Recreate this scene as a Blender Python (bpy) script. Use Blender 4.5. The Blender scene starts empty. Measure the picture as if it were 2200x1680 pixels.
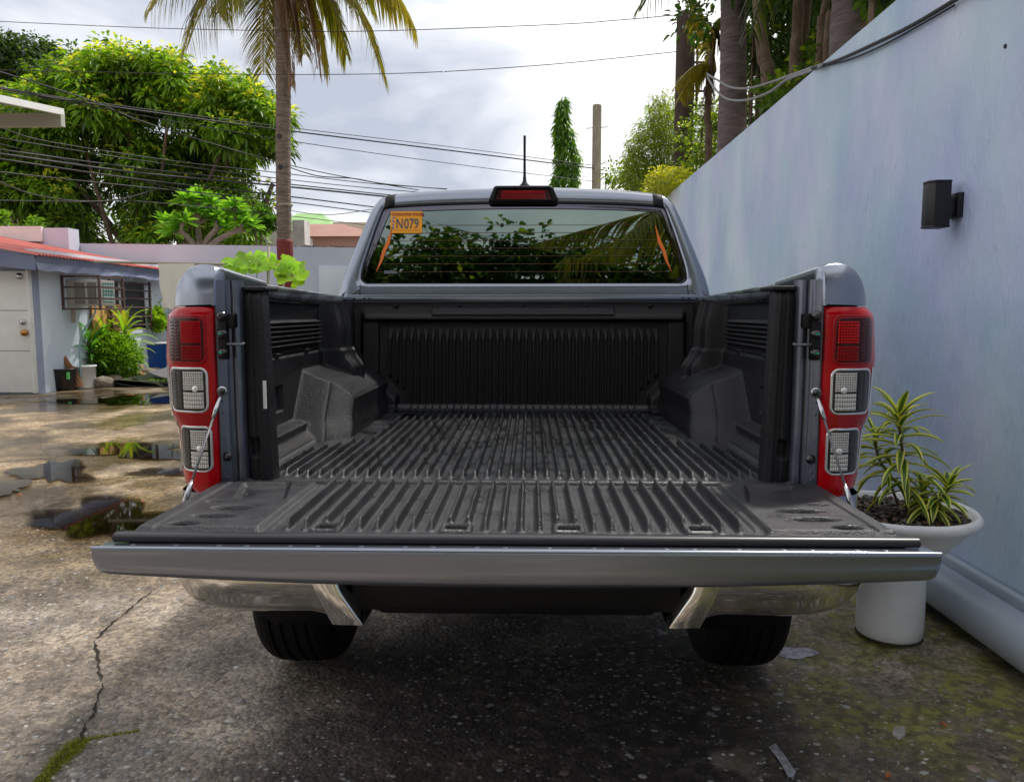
import bpy, bmesh, math, random
import numpy as np
from mathutils import Vector, Matrix
random.seed(7); RNG = np.random.default_rng(7)
S = bpy.context.scene
COL = S.collection
R = math.radians

# ------------------------------------------------------------------ camera
F = 1640.0; PITCH = math.atan(168/F); YAW = math.atan(40/F); H = 1.32
cam = bpy.data.cameras.new('camera'); co = bpy.data.objects.new('camera', cam); COL.objects.link(co)
co.location = (0, 0, H); co.rotation_euler = (math.pi/2-PITCH, 0, YAW)
cam.sensor_width = 36; cam.lens = 36*F/2200; cam.clip_start = 0.02; cam.clip_end = 3000
S.camera = co

# ------------------------------------------------------------------ sky and sun
SUN_EL, SUN_AZ = R(55), R(40)          # azimuth measured from +Y towards +X
w = bpy.data.worlds.new('World'); S.world = w; w.use_nodes = True
nt = w.node_tree; nt.nodes.clear()
def N(t, **k):
    n = nt.nodes.new(t)
    for a, b in k.items(): setattr(n, a, b)
    return n
wo = N('ShaderNodeOutputWorld'); bg1 = N('ShaderNodeBackground'); bg2 = N('ShaderNodeBackground'); mx = N('ShaderNodeMixShader')
sky = N('ShaderNodeTexSky'); sky.sky_type = 'NISHITA'; sky.sun_disc = False
sky.sun_elevation = SUN_EL; sky.sun_rotation = SUN_AZ; sky.air_density = 1.0; sky.dust_density = 2.0
nt.links.new(sky.outputs[0], bg1.inputs[0]); bg1.inputs[1].default_value = 0.10
tc = N('ShaderNodeTexCoord'); mp = N('ShaderNodeMapping'); mp.inputs['Scale'].default_value = (1.0, 1.0, 2.6)
mp.inputs['Location'].default_value = (0.3, 0.1, 0.42)
nz = N('ShaderNodeTexNoise'); nz.inputs['Scale'].default_value = 2.6; nz.inputs['Detail'].default_value = 6; nz.inputs['Roughness'].default_value = 0.5
nz.inputs['Distortion'].default_value = 0.3
cr = N('ShaderNodeValToRGB')
cr.color_ramp.elements[0].position = 0.33; cr.color_ramp.elements[0].color = (0.31, 0.335, 0.395, 1)
cr.color_ramp.elements[1].position = 0.57; cr.color_ramp.elements[1].color = (0.78, 0.77, 0.75, 1)
e = cr.color_ramp.elements.new(0.45); e.color = (0.51, 0.525, 0.56, 1)
nt.links.new(tc.outputs['Generated'], mp.inputs[0]); nt.links.new(mp.outputs[0], nz.inputs['Vector'])
nt.links.new(nz.outputs[0], cr.inputs[0]); nt.links.new(cr.outputs[0], bg2.inputs[0]); bg2.inputs[1].default_value = 0.98
mx.inputs[0].default_value = 0.93
nt.links.new(bg1.outputs[0], mx.inputs[1]); nt.links.new(bg2.outputs[0], mx.inputs[2]); nt.links.new(mx.outputs[0], wo.inputs[0])
sl = bpy.data.lights.new('sun', 'SUN'); sl.energy = 2.0; sl.angle = R(3.5); sl.color = (1.0, 0.95, 0.88)
so = bpy.data.objects.new('sun', sl); COL.objects.link(so)
sd = Vector((math.sin(SUN_AZ)*math.cos(SUN_EL), math.cos(SUN_AZ)*math.cos(SUN_EL), math.sin(SUN_EL)))
so.rotation_euler = (-sd).to_track_quat('-Z', 'Y').to_euler(); so.location = (10, 20, 30)
S.view_settings.view_transform = 'Standard'; S.view_settings.look = 'None'
S.view_settings.gamma = 1; S.view_settings.use_curve_mapping = False; S.view_settings.exposure = 0.88

# ------------------------------------------------------------------ measuring helpers
def _ray(u, v):
    x, y, z = (u-1100)/F, 1.0, -(v-840)/F
    cp, sp = math.cos(-PITCH), math.sin(-PITCH); y, z = y*cp-z*sp, y*sp+z*cp
    cy, sy = math.cos(YAW), math.sin(YAW); x, y = x*cy-y*sy, x*sy+y*cy
    return x, y, z
def atY(u, v, Y): r = _ray(u, v); t = Y/r[1]; return Vector((r[0]*t, Y, H+r[2]*t))
def atZ(u, v, Z=0.0): r = _ray(u, v); t = (Z-H)/r[2]; return Vector((r[0]*t, r[1]*t, Z))
def atX(u, v, X): r = _ray(u, v); t = X/r[0]; return Vector((X, r[1]*t, H+r[2]*t))

# ------------------------------------------------------------------ materials
def mat(name, col, rough=0.6, metal=0.0, col2=None, vscale=8.0, bump=None, coat=0.0, spec=0.5, attr=False,
        trans=0.0, rough2=None, stretch=None, sheen=0.0, bump2=None, vdetail=5, ramp=(0.35, 0.65), transl=0.0):
    m = bpy.data.materials.new(name); m.use_nodes = True
    t = m.node_tree; L = t.links.new; p = t.nodes['Principled BSDF']
    p.inputs['Roughness'].default_value = rough; p.inputs['Metallic'].default_value = metal
    p.inputs['Specular IOR Level'].default_value = spec
    p.inputs['Coat Weight'].default_value = coat; p.inputs['Coat Roughness'].default_value = 0.04
    p.inputs['Transmission Weight'].default_value = trans
    geo = t.nodes.new('ShaderNodeNewGeometry'); vec = geo.outputs['Position']
    if stretch:
        mpn = t.nodes.new('ShaderNodeMapping'); mpn.inputs['Scale'].default_value = stretch
        L(vec, mpn.inputs[0]); vec = mpn.outputs[0]
    c = None
    if col2 is not None:
        n = t.nodes.new('ShaderNodeTexNoise'); n.inputs['Scale'].default_value = vscale; n.inputs['Detail'].default_value = vdetail
        L(vec, n.inputs['Vector'])
        r = t.nodes.new('ShaderNodeValToRGB')
        r.color_ramp.elements[0].position = ramp[0]; r.color_ramp.elements[1].position = ramp[1]
        r.color_ramp.elements[0].color = (*col, 1); r.color_ramp.elements[1].color = (*col2, 1)
        L(n.outputs[0], r.inputs[0]); c = r.outputs[0]
        if rough2 is not None:
            mr = t.nodes.new('ShaderNodeMapRange'); mr.inputs[1].default_value = 0.3; mr.inputs[2].default_value = 0.7
            mr.inputs[3].default_value = rough; mr.inputs[4].default_value = rough2
            L(n.outputs[0], mr.inputs[0]); L(mr.outputs[0], p.inputs['Roughness'])
    if attr:
        a = t.nodes.new('ShaderNodeAttribute'); a.attribute_name = 'tint'
        if c is None: c = a.outputs['Color']
        else:
            mm = t.nodes.new('ShaderNodeMix'); mm.data_type = 'RGBA'; mm.blend_type = 'MULTIPLY'; mm.inputs[0].default_value = 1
            L(a.outputs['Color'], mm.inputs[6]); L(c, mm.inputs[7]); c = mm.outputs[2]
    if c is not None: L(c, p.inputs['Base Color'])
    else: p.inputs['Base Color'].default_value = (*col, 1)
    prev = None
    for b in (bump, bump2):
        if not b: continue
        kind, sc, st, dist = b
        if kind == 'noise':
            n = t.nodes.new('ShaderNodeTexNoise'); n.inputs['Scale'].default_value = sc; n.inputs['Detail'].default_value = 4; out = n.outputs[0]
        elif kind == 'voro':
            n = t.nodes.new('ShaderNodeTexVoronoi'); n.inputs['Scale'].default_value = sc; out = n.outputs[0]
        else:
            n = t.nodes.new('ShaderNodeTexVoronoi'); n.feature = 'SMOOTH_F1'; n.inputs['Scale'].default_value = sc; out = n.outputs[0]
        L(vec, n.inputs['Vector'])
        bn = t.nodes.new('ShaderNodeBump'); bn.inputs['Strength'].default_value = st; bn.inputs['Distance'].default_value = dist
        L(out, bn.inputs['Height'])
        if prev: L(prev, bn.inputs['Normal'])
        prev = bn.outputs[0]; L(prev, p.inputs['Normal'])
    if transl > 0:
        tr = t.nodes.new('ShaderNodeBsdfTranslucent'); ms = t.nodes.new('ShaderNodeMixShader'); ms.inputs[0].default_value = transl
        if c is not None:
            g = t.nodes.new('ShaderNodeMix'); g.data_type = 'RGBA'; g.blend_type = 'MULTIPLY'; g.inputs[0].default_value = 1
            g.inputs[7].default_value = (1.6, 1.5, 0.6, 1); L(c, g.inputs[6]); L(g.outputs[2], tr.inputs[0])
        L(p.outputs[0], ms.inputs[1]); L(tr.outputs[0], ms.inputs[2]); L(ms.outputs[0], t.nodes['Material Output'].inputs[0])
    return m

M = {}
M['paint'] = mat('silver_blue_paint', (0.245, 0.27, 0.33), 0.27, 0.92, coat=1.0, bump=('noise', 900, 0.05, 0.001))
M['paint_shaded'] = mat('shaded_body_paint', (0.10, 0.115, 0.15), 0.36, 0.7, coat=0.5, col2=(0.14, 0.155, 0.20), vscale=14)  # body paint darkened to stand for shade on jambs, inner rail and pan
M['liner'] = mat('bed_liner_plastic', (0.0060, 0.0062, 0.0078), 0.30, spec=0.38, col2=(0.009, 0.0095, 0.012), vscale=16, rough2=0.42,
                 bump=('noise', 270, 1.0, 0.0030), bump2=('noise', 480, 0.7, 0.0016))
M['liner_wall'] = mat('shaded_bed_front_plastic', (0.0035, 0.0036, 0.0048), 0.28, spec=0.42, bump=('noise', 240, 1.0, 0.004), bump2=('noise', 600, 0.6, 0.0015))  # same liner plastic, darkened to paint the shade deep in the bed
M['liner_floor'] = mat('bed_liner_floor_plastic', (0.0045, 0.005, 0.0065), 0.18, spec=0.55, col2=(0.014, 0.016, 0.0205), vscale=11, rough2=0.52,
                 bump=('noise', 220, 0.8, 0.0028), bump2=('noise', 600, 0.6, 0.0012), vdetail=9)
M['liner_gate'] = mat('tailgate_liner_plastic', (0.0085, 0.0088, 0.0115), 0.24, spec=0.6, col2=(0.017, 0.017, 0.022), vscale=14, rough2=0.5,
                 bump=('noise', 260, 0.9, 0.0028), bump2=('noise', 700, 0.7, 0.0012))
M['black'] = mat('black_plastic', (0.0045, 0.0045, 0.0055), 0.5, spec=0.3)
M['black_gloss'] = mat('black_gloss', (0.008, 0.008, 0.009), 0.18, coat=0.5)
M['trim'] = mat('black_satin_trim', (0.022, 0.021, 0.026), 0.34)
M['rubber'] = mat('tyre_rubber', (0.0035, 0.0035, 0.004), 0.75, spec=0.2, col2=(0.006, 0.006, 0.006), vscale=20)
M['under'] = mat('dark_chassis', (0.004, 0.004, 0.004), 0.8, spec=0.2)
M['chrome'] = mat('chrome', (0.72, 0.71, 0.68), 0.07, 1.0)
M['steel'] = mat('bright_steel', (0.50, 0.50, 0.52), 0.25, 1.0)
M['rope'] = mat('wire_rope', (0.20, 0.20, 0.22), 0.4, 0.7, bump=('noise', 600, 1, 0.002))
M['glass'] = mat('tinted_rear_glass', (0.17, 0.215, 0.195), 0.012, 1.0)
M['ceramic'] = mat('black_ceramic_band', (0.10, 0.10, 0.125), 0.03, 1.0)
M['red'] = mat('red_lens', (0.42, 0.0, 0.004), 0.16, coat=0.25, spec=0.2)
M['red_in'] = mat('red_lens_inner', (0.30, 0.0, 0.003), 0.15, spec=0.2, coat=0.3, bump=('noise', 60, 0.15, 0.002))
M['red_dark'] = mat('smoked_red_lens', (0.045, 0.0, 0.001), 0.10, spec=0.25, coat=0.15)
M['red_bright'] = mat('red_reflector', (0.55, 0.0, 0.004), 0.22, metal=0.5, coat=0.2)
M['clear'] = mat('clear_lens_rim', (0.62, 0.62, 0.64), 0.10, 0.55, coat=1.0)
M['refl'] = mat('chrome_reflector', (0.85, 0.83, 0.80), 0.35, 0.6)
M['smoke'] = mat('smoked_clear_lens', (0.016, 0.017, 0.015), 0.08, spec=0.35, coat=0.15)
M['orange'] = mat('orange_sticker', (0.90, 0.36, 0.010), 0.5)
M['orange_line'] = mat('orange_heater_line', (0.75, 0.17, 0.01), 0.5)
M['heat'] = mat('thin_heater_line', (0.11, 0.05, 0.02), 0.5)
M['txt_grey'] = mat('sticker_grey_print', (0.10, 0.10, 0.10), 0.6)
M['txt_red'] = mat('sticker_red_print', (0.30, 0.03, 0.01), 0.6)
M['txt_blue'] = mat('sticker_blue_print', (0.02, 0.16, 0.50), 0.6)
M['greydecal'] = mat('small_grey_decal', (0.10, 0.11, 0.13), 0.5)
M['white_label'] = mat('white_label', (0.62, 0.62, 0.62), 0.6)
M['green_dot'] = mat('green_mark', (0.0, 0.35, 0.20), 0.5)
M['white_pot'] = mat('white_painted_concrete', (0.84, 0.84, 0.85), 0.7, col2=(0.74, 0.74, 0.75), vscale=7, bump=('noise', 60, 0.4, 0.003))
M['grey_pipe'] = mat('pale_blue_grey_pipe', (0.34, 0.39, 0.45), 0.38, col2=(0.38, 0.43, 0.49), vscale=3)
M['white_paint'] = mat('white_painted_metal', (0.78, 0.78, 0.75), 0.5, col2=(0.70, 0.70, 0.67), vscale=3)
M['trunk'] = mat('brown_bark', (0.10, 0.065, 0.045), 0.9, col2=(0.17, 0.12, 0.085), vscale=8, bump=('noise', 30, 0.8, 0.02))
M['palm_bark'] = mat('ringed_palm_bark', (0.13, 0.095, 0.072), 0.9, col2=(0.26, 0.20, 0.16), vscale=5, stretch=(1, 1, 7), bump=('noise', 10, 1.0, 0.03))
M['royal_bark'] = mat('grey_ringed_palm_bark', (0.10, 0.075, 0.075), 0.85, col2=(0.17, 0.13, 0.13), vscale=5, stretch=(1, 1, 6), bump=('noise', 12, 0.8, 0.02))
M['red_paint'] = mat('dark_red_paint', (0.16, 0.02, 0.015), 0.7)
M['frangi'] = mat('grey_brown_bark', (0.22, 0.17, 0.13), 0.9, col2=(0.30, 0.24, 0.19), vscale=12, bump=('noise', 40, 0.6, 0.02))
M['leaf'] = mat('leaf', (1, 1, 1), 0.42, attr=True, transl=0.48)
M['leaf_gloss'] = mat('glossy_leaf', (1, 1, 1), 0.32, attr=True, transl=0.22)
M['frond'] = mat('palm_leaflet', (1, 1, 1), 0.4, attr=True, transl=0.35)
M['poleconc'] = mat('weathered_concrete_pole', (0.20, 0.17, 0.12), 0.9, col2=(0.29, 0.26, 0.20), vscale=6, stretch=(3, 3, .6))
M['poledark'] = mat('dark_concrete_pole', (0.045, 0.03, 0.022), 0.9, col2=(0.075, 0.05, 0.04), vscale=5, stretch=(3, 3, .5))
M['cable'] = mat('black_cable', (0.018, 0.018, 0.022), 0.6)
M['cable_grey'] = mat('grey_cable', (0.24, 0.24, 0.25), 0.6)
M['housewall'] = mat('pale_blue_house_wall', (0.58, 0.66, 0.76), 0.8, col2=(0.66, 0.73, 0.80), vscale=1.3, bump=('noise', 30, 0.2, 0.01))
M['housewall_shade'] = mat('shaded_house_wall', (0.27, 0.31, 0.42), 0.8, col2=(0.31, 0.35, 0.46), vscale=2)  # same house wall, darker and bluer to paint its shaded front face
M['backwall'] = mat('lavender_back_wall', (0.58, 0.60, 0.72), 0.85, col2=(0.68, 0.69, 0.79), vscale=0.8, bump=('noise', 15, 0.3, 0.02))
M['backwall2'] = mat('grey_back_wall', (0.48, 0.54, 0.64), 0.85, col2=(0.56, 0.62, 0.72), vscale=0.9, bump=('noise', 15, 0.3, 0.02))
M['fascia'] = mat('navy_sheet_fascia', (0.11, 0.13, 0.24), 0.45, col2=(0.20, 0.24, 0.34), vscale=1.8)
M['redroof'] = mat('faded_red_roof_sheet', (0.40, 0.055, 0.04), 0.5, col2=(0.50, 0.13, 0.10), vscale=1.6)
M['iron'] = mat('brown_iron_bar', (0.10, 0.06, 0.055), 0.7)
M['ac'] = mat('cream_ac_casing', (0.55, 0.53, 0.46), 0.5)
M['dark'] = mat('dark_opening', (0.02, 0.02, 0.024), 0.4)
M['coil'] = mat('green_coil', (0.05, 0.28, 0.24), 0.5)
M['coilwhite'] = mat('coil_white', (0.62, 0.68, 0.64), 0.5)
M['ply'] = mat('orange_plywood', (0.50, 0.26, 0.08), 0.7, col2=(0.58, 0.33, 0.12), vscale=2, stretch=(4, 4, .6))
M['blackplast'] = mat('black_tub_plastic', (0.008, 0.008, 0.010), 0.35)
M['whiteplast'] = mat('white_bucket_plastic', (0.75, 0.75, 0.75), 0.4)
M['blueplast'] = mat('blue_drum_plastic', (0.015, 0.08, 0.34), 0.35)
M['straw'] = mat('straw_bristle', (0.36, 0.16, 0.06), 0.8)
M['soil'] = mat('dark_soil', (0.035, 0.028, 0.018), 0.95, col2=(0.06, 0.075, 0.02), vscale=9, bump=('noise', 40, 1, 0.03))
M['rock'] = mat('kerb_stone', (0.14, 0.11, 0.08), 0.85, col2=(0.24, 0.20, 0.15), vscale=6, bump=('noise', 20, 0.8, 0.03))
M['mat_grey'] = mat('grey_rubber_mat', (0.10, 0.10, 0.105), 0.8)
M['cloth'] = mat('cream_cloth', (0.70, 0.68, 0.60), 0.9)
M['bamboo'] = mat('bamboo_pole', (0.30, 0.27, 0.20), 0.6)
M['hose'] = mat('pale_blue_hose', (0.25, 0.42, 0.46), 0.5)
M['pebble'] = mat('river_pebble', (1, 1, 1), 0.6, attr=True)
M['brass'] = mat('brass', (0.50, 0.24, 0.06), 0.3, 1.0)
M['greenroof'] = mat('green_roof', (0.22, 0.42, 0.12), 0.6, col2=(0.30, 0.50, 0.20), vscale=2)
M['brownroof'] = mat('brown_roof', (0.34, 0.16, 0.12), 0.6, col2=(0.38, 0.20, 0.15), vscale=2)
M['creamwall'] = mat('cream_wall', (0.62, 0.60, 0.50), 0.8)
M['whitewall'] = mat('stained_white_wall', (0.62, 0.60, 0.60), 0.8, col2=(0.50, 0.46, 0.46), vscale=3)
M['pinkwall'] = mat('pink_wall', (0.52, 0.30, 0.26), 0.8)
M['soffit'] = mat('grey_soffit', (0.22, 0.22, 0.22), 0.8)
M['beam'] = mat('cream_gutter_beam', (0.42, 0.42, 0.35), 0.7)
M['moss'] = mat('moss', (1, 1, 1), 0.9, attr=True, transl=0.2)
M['lampblack'] = mat('matt_black_lamp', (0.006, 0.006, 0.008), 0.45)
M['gravelchip'] = mat('aggregate_chip', (1, 1, 1), 0.55, attr=True)
M['crack'] = mat('crack_dirt', (0.018, 0.014, 0.009), 1.0)

# right boundary wall: painted render with trowel marks, hairlines, blooms of grey-green and violet
def wall_material():
    m = bpy.data.materials.new('pale_blue_rendered_wall'); m.use_nodes = True
    t = m.node_tree; L = t.links.new; p = t.nodes['Principled BSDF']; p.inputs['Roughness'].default_value = 0.62
    g = t.nodes.new('ShaderNodeNewGeometry')
    mp1 = t.nodes.new('ShaderNodeMapping'); mp1.inputs['Scale'].default_value = (1, 1.6, 0.8); L(g.outputs['Position'], mp1.inputs[0])
    def noise(sc, det, vec, ro=0.5):
        n = t.nodes.new('ShaderNodeTexNoise'); n.inputs['Scale'].default_value = sc; n.inputs['Detail'].default_value = det
        n.inputs['Roughness'].default_value = ro; L(vec, n.inputs['Vector']); return n.outputs[0]
    n1 = noise(0.9, 4, mp1.outputs[0]); n2 = noise(1.7, 5, g.outputs['Position'])
    r1 = t.nodes.new('ShaderNodeValToRGB'); L(n1, r1.inputs[0])
    r1.color_ramp.elements[0].position = 0.36; r1.color_ramp.elements[0].color = (0.43, 0.53, 0.71, 1)
    r1.color_ramp.elements[1].position = 0.64; r1.color_ramp.elements[1].color = (0.61, 0.695, 0.80, 1)
    r2 = t.nodes.new('ShaderNodeValToRGB'); L(n2, r2.inputs[0])
    r2.color_ramp.elements[0].position = 0.42; r2.color_ramp.elements[0].color = (0.93, 1.0, 0.98, 1)
    r2.color_ramp.elements[1].position = 0.6; r2.color_ramp.elements[1].color = (1.02, 0.97, 1.03, 1)
    mu = t.nodes.new('ShaderNodeMix'); mu.data_type = 'RGBA'; mu.blend_type = 'MULTIPLY'; mu.inputs[0].default_value = 1
    L(r1.outputs[0], mu.inputs[6]); L(r2.outputs[0], mu.inputs[7])
    # scattered dark scuffs
    mp2 = t.nodes.new('ShaderNodeMapping'); mp2.inputs['Scale'].default_value = (1, 7, 2.2); L(g.outputs['Position'], mp2.inputs[0])
    n3 = noise(3.4, 6, mp2.outputs[0], 0.62)
    r3 = t.nodes.new('ShaderNodeValToRGB'); L(n3, r3.inputs[0])
    r3.color_ramp.elements[0].position = 0.66; r3.color_ramp.elements[0].color = (1, 1, 1, 1)
    r3.color_ramp.elements[1].position = 0.72; r3.color_ramp.elements[1].color = (0.62, 0.64, 0.68, 1)
    mu2 = t.nodes.new('ShaderNodeMix'); mu2.data_type = 'RGBA'; mu2.blend_type = 'MULTIPLY'; mu2.inputs[0].default_value = 0.7
    L(mu.outputs[2], mu2.inputs[6]); L(r3.outputs[0], mu2.inputs[7]); L(mu2.outputs[2], p.inputs['Base Color'])
    n4 = noise(2.2, 7, mp2.outputs[0], 0.62); n5 = noise(90, 4, g.outputs['Position'])
    b1 = t.nodes.new('ShaderNodeBump'); b1.inputs['Strength'].default_value = 0.6; b1.inputs['Distance'].default_value = 0.03; L(n4, b1.inputs['Height'])
    b2 = t.nodes.new('ShaderNodeBump'); b2.inputs['Strength'].default_value = 0.35; b2.inputs['Distance'].default_value = 0.002; L(n5, b2.inputs['Height'])
    L(b1.outputs[0], b2.inputs['Normal']); L(b2.outputs[0], p.inputs['Normal'])
    return m
M['wall'] = wall_material()

PUDDLES = [(85, 420, 1072, 1165), (170, 420, 950, 988), (50, 190, 985, 1040), (150, 400, 848, 872), (-40, 60, 1030, 1062)]
def ground_material():
    m = bpy.data.materials.new('worn_concrete'); m.use_nodes = True
    t = m.node_tree; L = t.links.new; p = t.nodes['Principled BSDF']
    g = t.nodes.new('ShaderNodeNewGeometry'); pos = g.outputs['Position']
    def noise(sc, det=5, ro=0.55, vec=pos, dist=0.0):
        n = t.nodes.new('ShaderNodeTexNoise'); n.inputs['Scale'].default_value = sc; n.inputs['Detail'].default_value = det
        n.inputs['Roughness'].default_value = ro; n.inputs['Distortion'].default_value = dist; L(vec, n.inputs['Vector']); return n.outputs[0]
    def ramp(src, *st):
        r = t.nodes.new('ShaderNodeValToRGB'); L(src, r.inputs[0])
        while len(r.color_ramp.elements) < len(st): r.color_ramp.elements.new(0.5)
        for e_, (q, c) in zip(r.color_ramp.elements, st):
            e_.position = q; e_.color = (*c, 1) if len(c) == 3 else c
        return r.outputs[0]
    def mix(fac, a, b, mode='MIX'):
        n = t.nodes.new('ShaderNodeMix'); n.data_type = 'RGBA'; n.blend_type = mode
        if isinstance(fac, float): n.inputs[0].default_value = fac
        else: L(fac, n.inputs[0])
        for i, q in ((6, a), (7, b)):
            if isinstance(q, tuple): n.inputs[i].default_value = (*q, 1)
            else: L(q, n.inputs[i])
        return n.outputs[2]
    def math_(op, a, b=None, clamp=False):
        n = t.nodes.new('ShaderNodeMath'); n.operation = op; n.use_clamp = clamp
        for i, q in ((0, a), (1, b)):
            if q is None: continue
            if isinstance(q, (int, float)): n.inputs[i].default_value = q
            else: L(q, n.inputs[i])
        return n.outputs[0]
    def sstep(src, a, b):
        n = t.nodes.new('ShaderNodeMapRange'); n.interpolation_type = 'SMOOTHSTEP'
        n.inputs[1].default_value = a; n.inputs[2].default_value = b; L(src, n.inputs[0]); return n.outputs[0]
    sep = t.nodes.new('ShaderNodeSeparateXYZ'); L(pos, sep.inputs[0]); X, Y = sep.outputs[0], sep.outputs[1]
    base = ramp(noise(1.6, 7, 0.62), (0.32, (0.115, 0.095, 0.074)), (0.50, (0.235, 0.205, 0.172)), (0.66, (0.41, 0.375, 0.335)))
    patch = ramp(noise(1.05, 8, 0.68, dist=0.8), (0.42, (0.62, 0.60, 0.60)), (0.50, (0.95, 0.92, 0.88)), (0.60, (1.25, 1.17, 1.08)))
    c = mix(1.0, base, patch, 'MULTIPLY')
    # aggregate
    v = t.nodes.new('ShaderNodeTexVoronoi'); v.inputs['Scale'].default_value = 62; L(pos, v.inputs['Vector'])
    v2 = t.nodes.new('ShaderNodeTexVoronoi'); v2.inputs['Scale'].default_value = 130; L(pos, v2.inputs['Vector'])
    stone = ramp(v.outputs['Color'], (0.2, (0.62, 0.62, 0.66)), (0.5, (1.0, 0.98, 0.95)), (0.8, (1.55, 1.50, 1.42)))
    stone2 = ramp(v2.outputs['Color'], (0.2, (0.75, 0.74, 0.74)), (0.8, (1.3, 1.27, 1.22)))
    c = mix(0.75, c, stone, 'MULTIPLY'); c = mix(0.7, c, stone2, 'MULTIPLY')
    # dark pits and dirt between stones
    pits = ramp(noise(34, 5, 0.7), (0.40, (0.35, 0.31, 0.27)), (0.50, (1, 1, 1)))
    c = mix(0.75, c, pits, 'MULTIPLY')
    # moss and dark algae, strongest on the right by the wall
    mright = sstep(X, 0.1, 1.1); mn = sstep(noise(3.1, 8, 0.7, dist=0.5), 0.40, 0.56)
    mm = math_('MULTIPLY', mright, mn)
    c = mix(math_('MULTIPLY', mm, 0.9), c, mix(sstep(noise(25, 4), 0.4, 0.6), (0.10, 0.09, 0.022), (0.27, 0.26, 0.04)))
    ml = math_('MULTIPLY', sstep(noise(2.0, 8, 0.72), 0.52, 0.66), 0.45)
    c = mix(ml, c, (0.11, 0.085, 0.04))
    # near-black mottled patch of ground where the vehicle stands
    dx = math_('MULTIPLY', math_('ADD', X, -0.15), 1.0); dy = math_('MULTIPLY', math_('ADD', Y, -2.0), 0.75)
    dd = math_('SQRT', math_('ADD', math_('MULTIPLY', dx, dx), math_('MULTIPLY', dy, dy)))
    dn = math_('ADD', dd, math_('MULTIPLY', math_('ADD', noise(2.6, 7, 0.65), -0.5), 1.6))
    dark_patch = math_('SUBTRACT', 1.0, sstep(dn, 0.55, 1.45))
    c = mix(math_('MULTIPLY', dark_patch, 0.85), c, mix(sstep(noise(20, 6, 0.7), 0.48, 0.68), (0.018, 0.012, 0.012), (0.12, 0.085, 0.078)))
    # wet zone on the far left
    wl = math_('MULTIPLY', math_('SUBTRACT', 1.0, sstep(X, -2.2, -1.3)), sstep(Y, 3.2, 4.0))
    wetn = sstep(noise(0.9, 5, 0.55, dist=0.4), 0.44, 0.54)
    wet = math_('MULTIPLY', wl, wetn)
    c = mix(math_('MULTIPLY', wet, 0.55), c, mix(1.0, c, (0.50, 0.47, 0.42), 'MULTIPLY'))
    warm = mix(wl, (1.0, 1.0, 1.0), (1.12, 1.02, 0.80)); c = mix(1.0, c, warm, 'MULTIPLY')
    # damp, fading margins round the puddles
    damp = None
    wob = math_('MULTIPLY', math_('ADD', noise(2.2, 6, 0.6), -0.5), 1.5)
    for (u0, u1, v0, v1) in PUDDLES:
        a_ = atZ((u0+u1)/2, (v0+v1)/2); l_ = atZ(u0, (v0+v1)/2); n_ = atZ((u0+u1)/2, v1); f_ = atZ((u0+u1)/2, v0)
        rx_ = abs(a_.x-l_.x)*1.25; ry_ = abs(f_.y-n_.y)/2*1.5
        ex = math_('DIVIDE', math_('ADD', X, -a_.x), rx_); ey = math_('DIVIDE', math_('ADD', Y, -(f_.y+n_.y)/2), ry_)
        q_ = math_('ADD', math_('SQRT', math_('ADD', math_('MULTIPLY', ex, ex), math_('MULTIPLY', ey, ey))), wob)
        k_ = math_('SUBTRACT', 1.0, sstep(q_, 0.75, 1.35)); damp = k_ if damp is None else math_('MAXIMUM', damp, k_)
    wet = math_('MAXIMUM', wet, damp)
    c = mix(math_('MULTIPLY', damp, 0.75), c, mix(1.0, c, (0.42, 0.38, 0.32), 'MULTIPLY'))
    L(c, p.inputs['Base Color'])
    ro = t.nodes.new('ShaderNodeMapRange'); L(wet, ro.inputs[0]); ro.inputs[3].default_value = 0.66; ro.inputs[4].default_value = 0.12
    L(ro.outputs[0], p.inputs['Roughness'])
    b0 = t.nodes.new('ShaderNodeBump'); b0.inputs['Distance'].default_value = 0.018; L(noise(9, 8, 0.65), b0.inputs['Height'])
    L(math_('SUBTRACT', 0.75, math_('MULTIPLY', wet, 0.6)), b0.inputs['Strength'])
    b1 = t.nodes.new('ShaderNodeBump'); b1.inputs['Distance'].default_value = 0.006; L(v.outputs['Distance'], b1.inputs['Height']); b1.invert = True
    L(math_('SUBTRACT', 0.8, math_('MULTIPLY', wet, 0.7)), b1.inputs['Strength']); L(b0.outputs[0], b1.inputs['Normal'])
    b2 = t.nodes.new('ShaderNodeBump'); b2.inputs['Distance'].default_value = 0.004; L(noise(110, 5, 0.7), b2.inputs['Height'])
    L(math_('SUBTRACT', 0.8, math_('MULTIPLY', wet, 0.7)), b2.inputs['Strength']); L(b1.outputs[0], b2.inputs['Normal'])
    L(b2.outputs[0], p.inputs['Normal'])
    return m
M['ground'] = ground_material()

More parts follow.
